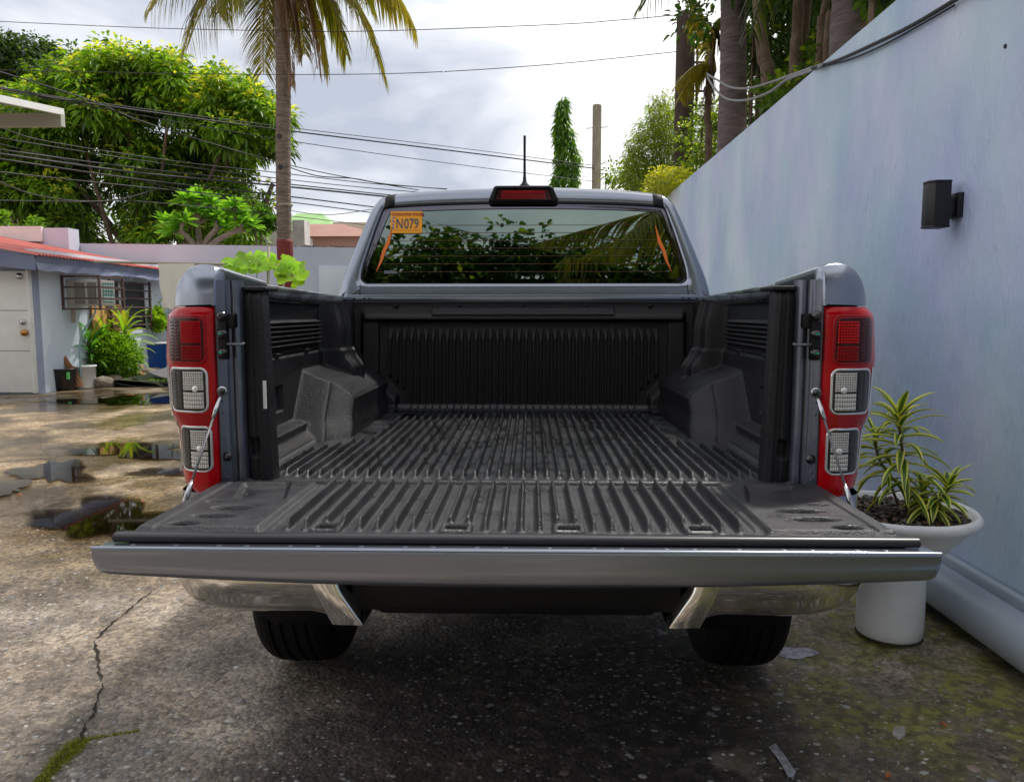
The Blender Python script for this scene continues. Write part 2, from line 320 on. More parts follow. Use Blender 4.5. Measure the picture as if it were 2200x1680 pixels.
def water_material():
    m = bpy.data.materials.new('puddle_water'); m.use_nodes = True
    t = m.node_tree; L = t.links.new; t.nodes.remove(t.nodes['Principled BSDF'])
    tr = t.nodes.new('ShaderNodeBsdfTransparent'); tr.inputs[0].default_value = (0.42, 0.37, 0.27, 1)
    gl = t.nodes.new('ShaderNodeBsdfGlossy'); gl.inputs['Roughness'].default_value = 0.03; gl.inputs[0].default_value = (0.95, 0.95, 0.95, 1)
    fr = t.nodes.new('ShaderNodeFresnel'); fr.inputs[0].default_value = 1.75
    ms = t.nodes.new('ShaderNodeMixShader'); L(fr.outputs[0], ms.inputs[0]); L(tr.outputs[0], ms.inputs[1]); L(gl.outputs[0], ms.inputs[2])
    at_ = t.nodes.new('ShaderNodeAttribute'); at_.attribute_name = 'tint'; nn_ = t.nodes.new('ShaderNodeTexNoise'); nn_.inputs['Scale'].default_value = 4; nn_.inputs['Detail'].default_value = 7
    g_ = t.nodes.new('ShaderNodeNewGeometry'); L(g_.outputs['Position'], nn_.inputs['Vector'])
    ad = t.nodes.new('ShaderNodeMath'); ad.operation = 'ADD'; L(at_.outputs['Fac'], ad.inputs[0]); L(nn_.outputs[0], ad.inputs[1])
    mr_ = t.nodes.new('ShaderNodeMapRange'); mr_.interpolation_type = 'SMOOTHSTEP'; mr_.inputs[1].default_value = .70; mr_.inputs[2].default_value = 1.35; L(ad.outputs[0], mr_.inputs[0])
    t2 = t.nodes.new('ShaderNodeBsdfTransparent'); m2 = t.nodes.new('ShaderNodeMixShader'); L(mr_.outputs[0], m2.inputs[0]); L(t2.outputs[0], m2.inputs[1]); L(ms.outputs[0], m2.inputs[2])
    L(m2.outputs[0], t.nodes['Material Output'].inputs[0])
    return m
M['water'] = water_material()

# ------------------------------------------------------------------ object helpers
WORLD = {}
def tag(o, label=None, cat=None, group=None, kind=None):
    if label: o['label'] = label
    if cat: o['category'] = cat
    if group: o['group'] = group
    if kind: o['kind'] = kind
    return o
def _place(o, origin, parent):
    WORLD[o.name] = Vector(origin)
    if parent: o.parent = parent; o.location = Vector(origin) - WORLD[parent.name]
    else: o.location = origin
def thing(name, loc, label, cat, group=None):
    o = bpy.data.objects.new(name, None); COL.objects.link(o); o.empty_display_size = 0.2
    _place(o, loc, None); return tag(o, label, cat, group)
def mesh_obj(name, V, Fc, m, parent=None, smooth=False, origin=None, tint=None, cols=None):
    V = np.asarray(V, dtype=np.float64).reshape(-1, 3)
    if origin is None:
        lo, hi = V.min(0), V.max(0); origin = ((lo[0]+hi[0])/2, (lo[1]+hi[1])/2, lo[2])
    V = V - np.array(origin)
    me = bpy.data.meshes.new(name)
    if isinstance(Fc, np.ndarray):
        nf, k = Fc.shape
        me.vertices.add(len(V)); me.vertices.foreach_set('co', V.ravel())
        me.loops.add(nf*k); me.loops.foreach_set('vertex_index', Fc.ravel().astype(np.int32))
        me.polygons.add(nf); me.polygons.foreach_set('loop_start', np.arange(0, nf*k, k, dtype=np.int32))
        me.update(calc_edges=True)
    else:
        me.from_pydata([tuple(v) for v in V], [], Fc)
    me.validate(); me.update()
    if cols is not None:
        a = me.color_attributes.new('tint', 'FLOAT_COLOR', 'POINT')
        c4 = np.ones((len(V), 4)); c4[:, :3] = cols; a.data.foreach_set('color', c4.ravel())
    if smooth: me.polygons.foreach_set('use_smooth', [True]*len(me.polygons))
    me.materials.append(m)
    o = bpy.data.objects.new(name, me); COL.objects.link(o); _place(o, origin, parent)
    return o
class MB:
    def __init__(s): s.v = []; s.f = []
    def add(s, V, Fc):
        n = len(s.v); s.v += [tuple(v) for v in V]; s.f += [tuple(i+n for i in f) for f in Fc]; return s
    def box(s, x0, x1, y0, y1, z0, z1):
        return s.hexa([(x0, y0, z0), (x1, y0, z0), (x1, y1, z0), (x0, y1, z0), (x0, y0, z1), (x1, y0, z1), (x1, y1, z1), (x0, y1, z1)])
    def hexa(s, P): return s.add(P, [(0, 3, 2, 1), (4, 5, 6, 7), (0, 1, 5, 4), (1, 2, 6, 5), (2, 3, 7, 6), (3, 0, 4, 7)])
    def bar(s, a, b, wd, th=None):
        a, b = Vector(a), Vector(b); th = th or wd; d = (b-a).normalized()
        up = Vector((0, 0, 1)) if abs(d.z) < .9 else Vector((0, 1, 0)); sx = d.cross(up).normalized()*wd/2; sz = sx.cross(d).normalized()*th/2
        return s.hexa([a-sx-sz, a+sx-sz, b+sx-sz, b-sx-sz, a-sx+sz, a+sx+sz, b+sx+sz, b-sx+sz])
    def tube(s, pts, r, n=8, cap=True):
        pts = [Vector(p) for p in pts]; rr = r if isinstance(r, (list, tuple)) else [r]*len(pts)
        V = []; pr = None
        for i, p in enumerate(pts):
            d = (pts[min(i+1, len(pts)-1)]-pts[max(i-1, 0)]).normalized()
            if pr is None:
                up = Vector((0, 0, 1)) if abs(d.z) < .95 else Vector((1, 0, 0)); sx = d.cross(up).normalized()
            else: sx = (pr - d*pr.dot(d)).normalized()
            pr = sx; sy = d.cross(sx)
            for k in range(n):
                a = 2*math.pi*k/n; V.append(p+(sx*math.cos(a)+sy*math.sin(a))*rr[i])
        Fc = []
        for i in range(len(pts)-1):
            for k in range(n): Fc.append((i*n+k, i*n+(k+1) % n, (i+1)*n+(k+1) % n, (i+1)*n+k))
        if cap: Fc.append(tuple(range(n-1, -1, -1))); Fc.append(tuple((len(pts)-1)*n+k for k in range(n)))
        return s.add(V, Fc)
    def lathe(s, prof, c, n=32, axis='z', arc=None):
        V = []
        for (r_, h) in prof:
            for k in range(n):
                a = 2*math.pi*k/n
                if axis == 'z': V.append((c[0]+r_*math.cos(a), c[1]+r_*math.sin(a), c[2]+h))
                elif axis == 'x': V.append((c[0]+h, c[1]+r_*math.cos(a), c[2]+r_*math.sin(a)))
                else: V.append((c[0]+r_*math.cos(a), c[1]+h, c[2]+r_*math.sin(a)))
        Fc = []
        for i in range(len(prof)-1):
            for k in range(n): Fc.append((i*n+k, i*n+(k+1) % n, (i+1)*n+(k+1) % n, (i+1)*n+k))
        return s.add(V, Fc)
    def sheet(s, rows):   # rows of points, quads between
        V = [p for r_ in rows for p in r_]; n = len(rows[0])
        return s.add(V, [(i*n+k, i*n+k+1, (i+1)*n+k+1, (i+1)*n+k) for i in range(len(rows)-1) for k in range(n-1)])
    def build(s, name, m, parent=None, smooth=False, bevel=0, origin=None, segs=2, auto=None):
        o = mesh_obj(name, s.v, s.f, m, parent, smooth, origin)
        if bevel or auto:
            bm = bmesh.new(); bm.from_mesh(o.data)
            if bevel:
                ed = [e_ for e_ in bm.edges if len(e_.link_faces) == 2 and e_.calc_face_angle(0) > R(28)]
                bmesh.ops.bevel(bm, geom=ed, offset=bevel, segments=segs, affect='EDGES', profile=0.5, clamp_overlap=True)
            bmesh.ops.recalc_face_normals(bm, faces=bm.faces)
            if bevel:
                for f_ in bm.faces: f_.smooth = True
                for e_ in bm.edges:
                    if len(e_.link_faces) == 2 and e_.calc_face_angle(0) > R(40): e_.smooth = False
            bm.to_mesh(o.data); bm.free()
        return o
def ss(a, b, x):
    t = np.clip((x-a)/(b-a), 0, 1); return t*t*(3-2*t)
def rect(x, y, x0, x1, y0, y1, e_):
    return ss(x0-e_, x0+e_, x)*(1-ss(x1-e_, x1+e_, x))*ss(y0-e_, y0+e_, y)*(1-ss(y1-e_, y1+e_, y))
def grid_faces(nu, nv):
    i = np.arange(nu-1)[:, None]; j = np.arange(nv-1)[None, :]
    a = i*nv+j; return np.stack([a, a+nv, a+nv+1, a+1], -1).reshape(-1, 4)
def surf(name, P, m, parent, smooth=True, flip=False):   # P: (nu,nv,3)
    Fc = grid_faces(P.shape[0], P.shape[1])
    if flip: Fc = Fc[:, ::-1].copy()
    return mesh_obj(name, P.reshape(-1, 3), Fc, m, parent, smooth)

# leaves: each a folded, drooping blade
def leaves(P, D, L_, W_, droop=0.25, fold=0.25, roll=None):
    P = np.asarray(P, float); D = np.asarray(D, float); n = len(P)
    D = D/np.linalg.norm(D, axis=1, keepdims=True)
    L_ = np.broadcast_to(L_, (n,)).reshape(n, 1); W_ = np.broadcast_to(W_, (n,)).reshape(n, 1)
    up = np.tile([0, 0, 1.0], (n, 1)) + RNG.normal(0, 0.35 if roll is None else roll, (n, 3))
    s_ = np.cross(D, up); s_ /= np.maximum(np.linalg.norm(s_, axis=1, keepdims=True), 1e-6)
    u_ = np.cross(s_, D); dn = np.array([0, 0, -1.0])
    b = P; m1 = P+D*L_*.35+dn*L_*droop*.12; m2 = P+D*L_*.72+dn*L_*droop*.5; t = P+D*L_+dn*L_*droop
    f_ = u_*W_*fold
    V = np.stack([b, m1-s_*W_*.5+f_, m1, m1+s_*W_*.5+f_, m2-s_*W_*.38+f_*.8, m2, m2+s_*W_*.38+f_*.8, t], 1).reshape(-1, 3)
    tri = np.array([[0, 2, 1], [0, 3, 2], [1, 2, 5], [1, 5, 4], [2, 3, 6], [2, 6, 5], [4, 5, 7], [5, 6, 7]])
    Fc = (tri[None]+(np.arange(n)*8)[:, None, None]).reshape(-1, 3)
    return V, Fc
def blades(P, D, L_, W_, droop=0.2):       # thin flat leaves, 2 quads-ish
    P = np.asarray(P, float); D = np.asarray(D, float); n = len(P)
    D = D/np.linalg.norm(D, axis=1, keepdims=True)
    L_ = np.broadcast_to(L_, (n,)).reshape(n, 1); W_ = np.broadcast_to(W_, (n,)).reshape(n, 1)
    up = np.tile([0, 0, 1.0], (n, 1)) + RNG.normal(0, 0.5, (n, 3))
    s_ = np.cross(D, up); s_ /= np.maximum(np.linalg.norm(s_, axis=1, keepdims=True), 1e-6)
    dn = np.array([0, 0, -1.0])
    m1 = P+D*L_*.45+dn*L_*droop*.25; t = P+D*L_+dn*L_*droop
    V = np.stack([P, m1-s_*W_*.5, m1+s_*W_*.5, t], 1).reshape(-1, 3)
    tri = np.array([[0, 2, 1], [1, 2, 3]])
    return V, (tri[None]+(np.arange(n)*4)[:, None, None]).reshape(-1, 3)
def rep(c, k): return np.repeat(np.asarray(c), k, axis=0)
def sph(n):
    v = RNG.normal(0, 1, (n, 3)); return v/np.linalg.norm(v, axis=1, keepdims=True)

# ================================================================== SETTING
# ground: one sheet, fine near the truck, reaching the horizon; slight hollows only
xs = np.unique(np.concatenate([-np.geomspace(6, 900, 26), np.linspace(-6, -3, 30), np.linspace(-3, 2.2, 200), np.linspace(2.2, 6, 14), np.geomspace(6, 900, 22)]))
ys = np.unique(np.concatenate([-np.geomspace(3, 700, 22), np.linspace(-3, 0.5, 20), np.linspace(0.5, 6, 210), np.linspace(6, 17, 60), np.geomspace(17, 1200, 26)]))
GX, GY = np.meshgrid(xs, ys, indexing='ij')
def waves(x, y, k, n, seed):
    r_ = np.random.default_rng(seed); o = 0
    for _ in range(n):
        a = r_.uniform(0, 6.28); q = k*r_.uniform(.5, 1.8); o = o+np.sin((x*np.cos(a)+y*np.sin(a))*q+r_.uniform(0, 6.28))
    return o/n
near = np.exp(-((GX/5)**2+((GY-3)/6)**2))
GZ = -0.010*near*(1+waves(GX, GY, 3.0, 7, 1))-0.004*near*(1+waves(GX, GY, 22, 9, 2))
g = surf('ground', np.stack([GX, GY, GZ], -1), M['ground'], None); tag(g, kind='structure', label='worn brown grey concrete yard with exposed stones and moss')
def gz(x, y):
    n_ = math.exp(-((x/5)**2+((y-3)/6)**2))
    return float(-0.010*n_*(1+waves(x, y, 3.0, 7, 1))-0.004*n_*(1+waves(x, y, 22, 9, 2)))

# loose aggregate chips bedded in the concrete
n = 26000
cx = RNG.uniform(-3.2, 1.75, n); cy = 0.85+RNG.uniform(0, 1, n)**1.5*3.9
keep = np.sin(cx*2.1+1)*np.sin(cy*2.7)+RNG.uniform(-1, 1, n) > -0.2; cx, cy = cx[keep], cy[keep]; n = len(cx)
near_ = np.exp(-((cx/5)**2+((cy-3)/6)**2)); cz = -0.010*near_*(1+waves(cx, cy, 3.0, 7, 1))-0.004*near_*(1+waves(cx, cy, 22, 9, 2))
sz_ = RNG.lognormal(math.log(0.0046), 0.48, n)
ang = RNG.uniform(0, 6.28, n); k = 6
V = np.zeros((n, 2*k, 3))
for j in range(k):
    a = ang+2*math.pi*j/k; rj = sz_*RNG.uniform(.65, 1.2, n)
    for l_, (q, hh) in enumerate(((1.0, -0.2), (0.70, 0.14))):
        V[:, l_*k+j, 0] = cx+rj*np.cos(a)*q*1.25; V[:, l_*k+j, 1] = cy+rj*np.sin(a)*q; V[:, l_*k+j, 2] = cz+sz_*hh
idx = (np.arange(n)*2*k)[:, None]
quads = np.concatenate([np.stack([idx[:, 0]+j, idx[:, 0]+(j+1) % k, idx[:, 0]+k+(j+1) % k, idx[:, 0]+k+j], -1) for j in range(k)])
top = np.concatenate([idx+np.array([[k, k+1, k+2, k+3]]), idx+np.array([[k, k+3, k+4, k+5]])])
tn = RNG.choice(5, n, p=[.3, .25, .2, .15, .1]); pal = np.array([[.26, .265, .27], [.36, .35, .33], [.13, .13, .13], [.27, .19, .15], [.40, .38, .34]])
o = mesh_obj('gravel', V.reshape(-1, 3), np.concatenate([quads, top]), M['gravelchip'], None, False, cols=rep(pal[tn]*RNG.uniform(.75, 1.15, (n, 1)), 2*k))
tag(o, 'small stone chips bedded in the worn concrete', 'gravel', kind='stuff')

# larger flakes of render and dry leaves lying about
def flake(pts, z, th, name, m, label, cat, grp=None):
    P = [Vector((p[0], p[1], z)) for p in pts]; nn = len(P); c_ = sum(P, Vector())/nn
    Vv = [p for p in P]+[c_+(p-c_)*.86+Vector((0, 0, th)) for p in P]
    Fc = [(i, (i+1) % nn, nn+(i+1) % nn, nn+i) for i in range(nn)]+[tuple(nn+i for i in range(nn))]
    return tag(mesh_obj(name, Vv, Fc, m, None), label, cat, grp)
def blob(u0, u1, v0, v1, n_=22, rough=0.2, seed=0, Z=0.0):
    r_ = random.Random(seed); out = []
    ph = [r_.uniform(0, 6.28) for _ in range(4)]
    for i in range(n_):
        a = 2*math.pi*i/n_; q = 1+rough*(math.sin(2*a+ph[0])*.5+math.sin(3*a+ph[1])*.5+math.sin(5*a+ph[2])*.4+math.sin(9*a+ph[3])*.25)
        p = atZ((u0+u1)/2+(u1-u0)/2*math.cos(a)*q, (v0+v1)/2-(v1-v0)/2*math.sin(a)*q, Z); out.append((p.x, p.y))
    return out
M['render_white'] = mat('pale_render_flake', (0.42, 0.43, 0.50), 0.8, col2=(0.22, 0.21, 0.22), vscale=40)
M['pale_stain'] = mat('pale_cement_patch', (0.27, 0.25, 0.22), 0.85, col2=(0.36, 0.34, 0.30), vscale=14, bump=('noise', 90, 0.6, 0.004))
fl_ = [(1652, 1598), (1668, 1590), (1676, 1604), (1690, 1618), (1702, 1640), (1711, 1650), (1706, 1664), (1692, 1660), (1684, 1640), (1668, 1618)]
flake([(atZ(u+random.uniform(-2, 2), v).x, atZ(u, v).y) for u, v in fl_], -0.009, .0025, 'render_flake', M['render_white'], 'long pale flake of render on the dark ground below the truck', 'flake')
flake(blob(1672, 1752, 1384, 1410, 40, .16, 4), -0.010, .004, 'cement_patch', M['render_white'], 'pale grey cement patch beside the right rear tyre', 'patch')
flake(blob(1915, 1950, 1555, 1580, 12, .3, 6), -0.009, .005, 'stone_flake', M['pale_stain'], 'flat pale stone on mossy ground right of the truck', 'stone')
M['dryleaf'] = mat('dry_orange_leaf', (0.42, 0.12, 0.03), 0.7)
def dry_leaf(u, v, ln, ang_, label, z=0.0):
    c_ = atZ(u, v, 0); d = Vector((math.cos(ang_), math.sin(ang_), 0)); s_ = Vector((-d.y, d.x, 0)); z0 = gz(c_.x, c_.y)+0.003
    b = []
    for q, wv, hh in ((0, 0, .004), (.3, .24, .002), (.6, .25, .006), (1, 0, .002)):
        b.append([c_+d*ln*q-s_*ln*wv+Vector((0, 0, z0+hh+.007*bool(wv))), c_+d*ln*q+Vector((0, 0, z0+hh)), c_+d*ln*q+s_*ln*wv+Vector((0, 0, z0+hh+.009*bool(wv)))])
    tag(MB().sheet(b).build('dry_leaf', M['dryleaf'], smooth=False), label, 'leaf')
dry_leaf(33, 1064, .05, .3, 'orange dry leaf on wet concrete at the left edge')
dry_leaf(268, 850, .16, .1, 'orange leaf beside the far puddle near the tubs')
dry_leaf(302, 1080, .04, .8, 'small reddish leaf at the rim of the near puddle')
dry_leaf(1903, 1665, .03, .5, 'tiny orange leaf on mossy ground at lower right')
dry_leaf(2240/1.1, 1560, .03, 2.2, 'dark red leaf on the ground right of the flat stone')
dry_leaf(590, 1247, .028, .4, 'small yellow leaf resting by the crack left of the bumper')

# crack with dirt, and moss at its near end
cr_pts = [(335, 1258), (300, 1285), (262, 1318), (228, 1345), (205, 1372), (212, 1420), (218, 1470), (205, 1520), (182, 1548), (172, 1580), (150, 1600), (122, 1630), (80, 1680), (60, 1700)]
P = [atZ(u, v, 0) for u, v in cr_pts]; rows = []
dense = []
for a, b in zip(P[:-1], P[1:]):
    for q in range(9): dense.append(a.lerp(b, q/9))
for i, p in enumerate(dense):
    d = (dense[min(i+1, len(dense)-1)]-dense[max(i-1, 0)]).normalized(); s_ = Vector((-d.y, d.x, 0))
    p = p+s_*random.uniform(-.006, .006); wd = random.uniform(.0015, .0075)*(1.0 if i % 17 > 3 else .3)
    zz = gz(p.x, p.y)+.0035
    rows.append([p-s_*wd+Vector((0, 0, zz)), p+s_*wd+Vector((0, 0, zz))])
o = MB().sheet(rows).build('crack', M['crack']); tag(o, 'thin dark crack running through the concrete at left', kind='structure')
mp_ = []; 
for _ in range(5200):
    t_ = random.random()
    if t_ < .55: a, b, wd = P[9], P[11], .028
    elif t_ < .93: a, b, wd = P[11], P[13], .020
    else: a, b, wd = P[9], atZ(300, 1560), .006
    p = a.lerp(b, random.random())+Vector((random.gauss(0, wd*.6), random.gauss(0, wd*.6), 0)); mp_.append((p.x, p.y, gz(p.x, p.y)))
mp_ = np.array(mp_); dd_ = sph(len(mp_)); dd_[:, 2] = np.abs(dd_[:, 2])+.3
V, Fc = blades(mp_, dd_, RNG.uniform(.004, .012, len(mp_)), .0025)
o = mesh_obj('moss', V, Fc, M['moss'], None, cols=rep(np.array([.20, .23, .015])*RNG.uniform(.5, 1.5, (len(mp_), 1)), 4)); tag(o, 'bright green moss growing in the crack at lower left', 'moss', kind='stuff')

# puddles
for i, (u0, u1, v0, v1, sd_, lab) in enumerate([
        (85, 420, 1072, 1165, 11, 'brown puddle nearest the tailgate corner'),
        (170, 420, 950, 988, 12, 'long puddle mirroring the garden plants'),
        (50, 190, 985, 1040, 13, 'puddle mirroring the pale house wall'),
        (150, 400, 848, 872, 14, 'far puddle in front of the two tubs'),
        (-40, 60, 1030, 1062, 15, 'puddle at the left edge of the yard'),
        (290, 430, 1005, 1022, 16, 'narrow puddle beside the tail lamp')]):
    pts = blob(u0, u1, v0, v1, 90, .42, sd_, .004); 
    P0_ = np.array(pts); c0_ = P0_.mean(0); V_ = []; K_ = []; zq = .004+.0006*i
    for q_, f_ in ((1.18, 0), (1.0, .35), (.85, .9), (.6, 1), (.3, 1)): V_ += [(*(c0_+(p_-c0_)*q_), zq) for p_ in P0_]; K_ += [(f_, f_, f_)]*len(pts)
    V_.append((*c0_, zq)); K_.append((1, 1, 1)); n1 = len(pts)
    Fc = [(b_*n1+j, b_*n1+(j+1) % n1, (b_+1)*n1+(j+1) % n1, (b_+1)*n1+j) for b_ in range(4) for j in range(n1)]+[(4*n1+j, 4*n1+(j+1) % n1, len(V_)-1) for j in range(n1)]
    o = mesh_obj('puddle', V_, Fc, M['water'], None, cols=np.array(K_))
    tag(o, lab, kind='structure')

# right boundary wall + pipe along its foot
WX = 1.95
rows_y = np.linspace(-2.5, 18.0, 300); rows_z = np.linspace(-0.05, 2.98, 60)
WY, WZ = np.meshgrid(rows_y, rows_z, indexing='ij')
wxd = WX+0.004*waves(WY, WZ, 2.2, 8, 5)+0.0018*waves(WY*2.5, WZ, 9, 8, 6)
wall = thing('boundary_wall', (WX+.1, 8, 0), 'tall pale blue rendered wall beside the truck', 'wall')
surf('wall_face', np.stack([wxd, WY, WZ], -1), M['wall'], wall)
MB().box(WX+.01, WX+.17, -2.5, 18, -0.05, 2.981).build('wall_core', M['wall'], wall)
# right-hand hole & paint blob
MB().lathe([(0, 0), (.009, 0), (.009, -.004), (0, -.004)], (WX-.003, atX(2162, 100, WX).y, atX(2162, 100, WX).z), 10, 'x').build('wall_plug', M['black'], wall)
MB().lathe([(0, 0), (.007, 0), (.007, -.004), (0, -.004)], (WX-.003, atX(1964, 1185, WX).y, atX(1964, 1185, WX).z), 10, 'x').build('wall_plug', M['black'], wall)
pz, pr_ = 0.115, 0.092
pp = MB().tube([(WX-.135+.01*0, y, pz) for y in (-.6, 1.5, 3, 4.5, 6, 9, 12, 18)], pr_, 28, True).build('drain_pipe', M['grey_pipe'], smooth=True)
tag(pp, 'fat pale grey pipe lying along the foot of the right wall', 'pipe')
k_ = MB().box(WX-.05, WX-.004, -2, 18, 0.0, .215).build('wall_plinth', M['grey_pipe'], wall, bevel=.012)
# cable clipped to the wall, sagging and leaving over its top
def smoothpts(pts, n_=10):
    pts = [Vector(p) for p in pts]; out = []
    for i in range(len(pts)-1):
        p0, p1, p2, p3 = pts[max(i-1, 0)], pts[i], pts[i+1], pts[min(i+2, len(pts)-1)]
        for q in range(n_):
            t_ = q/n_; out.append(.5*((2*p1)+(-p0+p2)*t_+(2*p0-5*p1+4*p2-p3)*t_*t_+(-p0+3*p1-3*p2+p3)*t_**3))
    out.append(pts[-1]); return out
cw = [atX(2250, -120, WX-.03), atX(2050, 2, WX-.03), atX(1960, 55, WX-.03), atX(1885, 92, WX-.03), atX(1800, 130, WX-.03), atX(1745, 147, WX-.02)]
blk = MB().tube(smoothpts(cw), .011, 8).build('wall_cable', M['cable'], smooth=True)
tag(blk, 'thick black cable strung across the top of the pale wall', 'cable')
c2 = [atX(2050, 12, WX-.02), atX(1960, 64, WX-.02), atX(1885, 104, WX-.02), atX(1820, 130, WX-.02), atX(1745, 150, WX-.015)]
tag(MB().tube(smoothpts(c2), .005, 6).build('wall_cable', M['cable'], smooth=True), 'thin black wire knotted under the thick wall cable', 'cable')
for (pts, lab) in (([(1765, 140), (1740, 148), (1700, 162), (1660, 176), (1610, 190), (1570, 188), (1540, 172), (1520, 160)], 'grey cable drooping from the wall top across the nearest palm trunk'),
                   ([(1765, 142), (1735, 155), (1690, 172), (1650, 200), (1600, 216), (1560, 212), (1535, 190), (1520, 165)], 'pale cable hanging lowest in front of the nearest palm trunk')):
    pl = []
    for i, (u, v) in enumerate(pts):
        Yc = 5.25+i*.55; pl.append(atY(u, v, Yc))
    tag(MB().tube(smoothpts(pl), .011, 7).build('drooping_cable', M['cable_grey'], smooth=True), lab, 'cable')

# ================================================================== TRUCK
X0 = -0.035
truck = thing('pickup_truck', (X0, 3.0, 0), 'silver blue pickup truck seen from behind with its tailgate lowered', 'pickup truck')
def sx(s, x): return X0+s*x
sides = ((-1, 'left'), (1, 'right'))

# --- tailgate
XH = .779
def tg_profile(x):
    q = (x/XH)**2; zb = .812+.020*q; return zb
def tailgate():
    xs_ = np.concatenate([[-XH, -XH+.002, -XH+.006, -XH+.014], np.linspace(-XH+.03, XH-.03, 60), [XH-.014, XH-.006, XH-.002, XH]])
    rows = []
    for x in xs_:
        ed = XH-abs(x); rr = .020; 
        inset = rr-math.sqrt(max(rr*rr-(rr-min(ed, rr))**2, 0))     # rounded lower corners
        zb = tg_profile(x)+inset; zt = .8885
        yb = 1.357+.004*(x/XH)**2
        sec = [(1.372, zt-.004), (1.366, zt), (1.361, zt+.0005), (1.3575, zt-.0035), (yb, zt-.010), (yb-.001, (zt+zb)/2), (yb, zb+.014), (yb+.006, zb+.004), (yb+.016, zb), (1.60, zb-.006), (1.86, zb+.002)]
        rows.append([(X0+x, y, z) for y, z in sec])
    P_ = np.array(rows)
    o = surf('tailgate', P_, M['paint'], truck, flip=True)
    return o
tg = tailgate()
rr = MB()
# recessed strip behind the edge, and inner pan
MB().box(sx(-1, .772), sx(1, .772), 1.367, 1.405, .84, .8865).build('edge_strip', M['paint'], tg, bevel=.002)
MB().box(sx(-1, .755), sx(1, .755), 1.405, 1.862, .835, .879).build('inner_pan', M['paint_shaded'], tg, bevel=.003)
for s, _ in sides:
    MB().box(min(sx(s, XH-.003), sx(s, .757)), max(sx(s, XH-.003), sx(s, .757)), 1.405, 1.86, .83, .876).build('side_flange', M['paint_shaded'], tg, bevel=.003)
rv = MB()
for i in range(21):
    x = -.70+i*.07+((i*37) % 5-2)*.006
    rv = MB().lathe([(0, .0004), (.004, .0003), (.0055, -.0002)], (X0+x, 1.381, .8866), 10); rv.build('rivet', M['paint_shaded'], tg, smooth=False)
tr_ = MB()
secs = []
for x in np.linspace(-.757, .757, 40): secs.append([(X0+x, 1.394+.0, .889), (X0+x, 1.3915, .894), (X0+x, 1.394, .9005), (X0+x, 1.402, .9035), (X0+x, 1.415, .902), (X0+x, 1.428, .8985), (X0+x, 1.445, .895)])
tr_.sheet(secs); tr_.add([p for p in secs[0]], [tuple(range(7))]); tr_.add([p for p in secs[-1]], [tuple(range(7))])
tr_.build('edge_trim', M['trim'], tg, smooth=True)
MB().box(sx(-1, .757), sx(1, .757), 1.397, 1.44, .8870, .8895).build('trim_lip', M['black'], tg)
# tailgate liner heightfield
nx_, ny_ = 760, 150
gx = np.linspace(-.745, .745, nx_)[:, None]*np.ones((1, ny_)); gy = np.linspace(1.424, 1.858, ny_)[None, :]*np.ones((nx_, 1))
hz = np.full((nx_, ny_), .895)
pit = .0355; ph = gx/pit-.5+.5; d_ = np.abs((gx/pit) % 1-.5)*pit
yend = 1.462
ribs = (1-ss(.0014, .0074, d_))*(np.abs(gx) < .475)*ss(yend-.016, yend+.010, gy)*(1-ss(1.826, 1.842, gy))
cups = 0; cupm = np.ones_like(gx)
for cx_ in (-.365, -.110, .110, .365):
    cups = cups+rect(gx, gy, cx_-.026, cx_+.026, 1.432, 1.475, .004)
    cupm = cupm*(1-rect(gx, gy, cx_-.030, cx_+.030, 1.40, 1.480, .004))
    hz = hz+.0105*rect(gx, gy, cx_-.031, cx_+.031, 1.43, 1.482, .003)-.026*rect(gx, gy, cx_-.019, cx_+.019, 1.436, 1.470, .0035)
hz = hz+.023*ribs*cupm
ax = np.abs(gx)
hz = hz+.011*ss(.487, .500, ax)*(1-ss(.728, .742, ax))*(1-ss(1.838, 1.853, gy))*ss(1.430, 1.446, gy)                    # raised side pads
hz = hz-.0105*rect(ax+(gy-1.72)*-.25, gy, .530, .640, 1.665, 1.822, .007)                  # slanted recess
for ex, ey, ra, rb, dp in ((.600, 1.585, .050, .020, .014), (.612, 1.520, .050, .018, .014), (.660, 1.640, .025, .012, .010), (.650, 1.462, .030, .016, .022)):
    q = ((ax-ex)/ra)**2+((gy-ey)/rb)**2; hz = hz-dp*(1-ss(.5, 1.15, q))
hz = hz-.004*rect(ax, gy, .694, .703, 1.44, 1.84, .003)
edge_x = .731-.0*gy; 
hz = np.where(ax > .741, .878, hz)
surf('tailgate_liner', np.stack([X0+gx, gy, hz], -1), M['liner_gate'], tg)
MB().box(sx(-1, .745), sx(1, .745), 1.4239, 1.4245, .88, .895).build('liner_edge', M['liner_gate'], tg)
# hinge sill: metal strips between tailgate and bed
MB().box(sx(-1, .735), sx(1, .735), 1.864, 1.878, .872, .8885).build('hinge_sill', M['paint_shaded'], truck, bevel=.003)
MB().box(sx(-1, .735), sx(1, .735), 1.882, 1.96, .80, .876).build('rear_sill', M['black'], truck, bevel=.003)

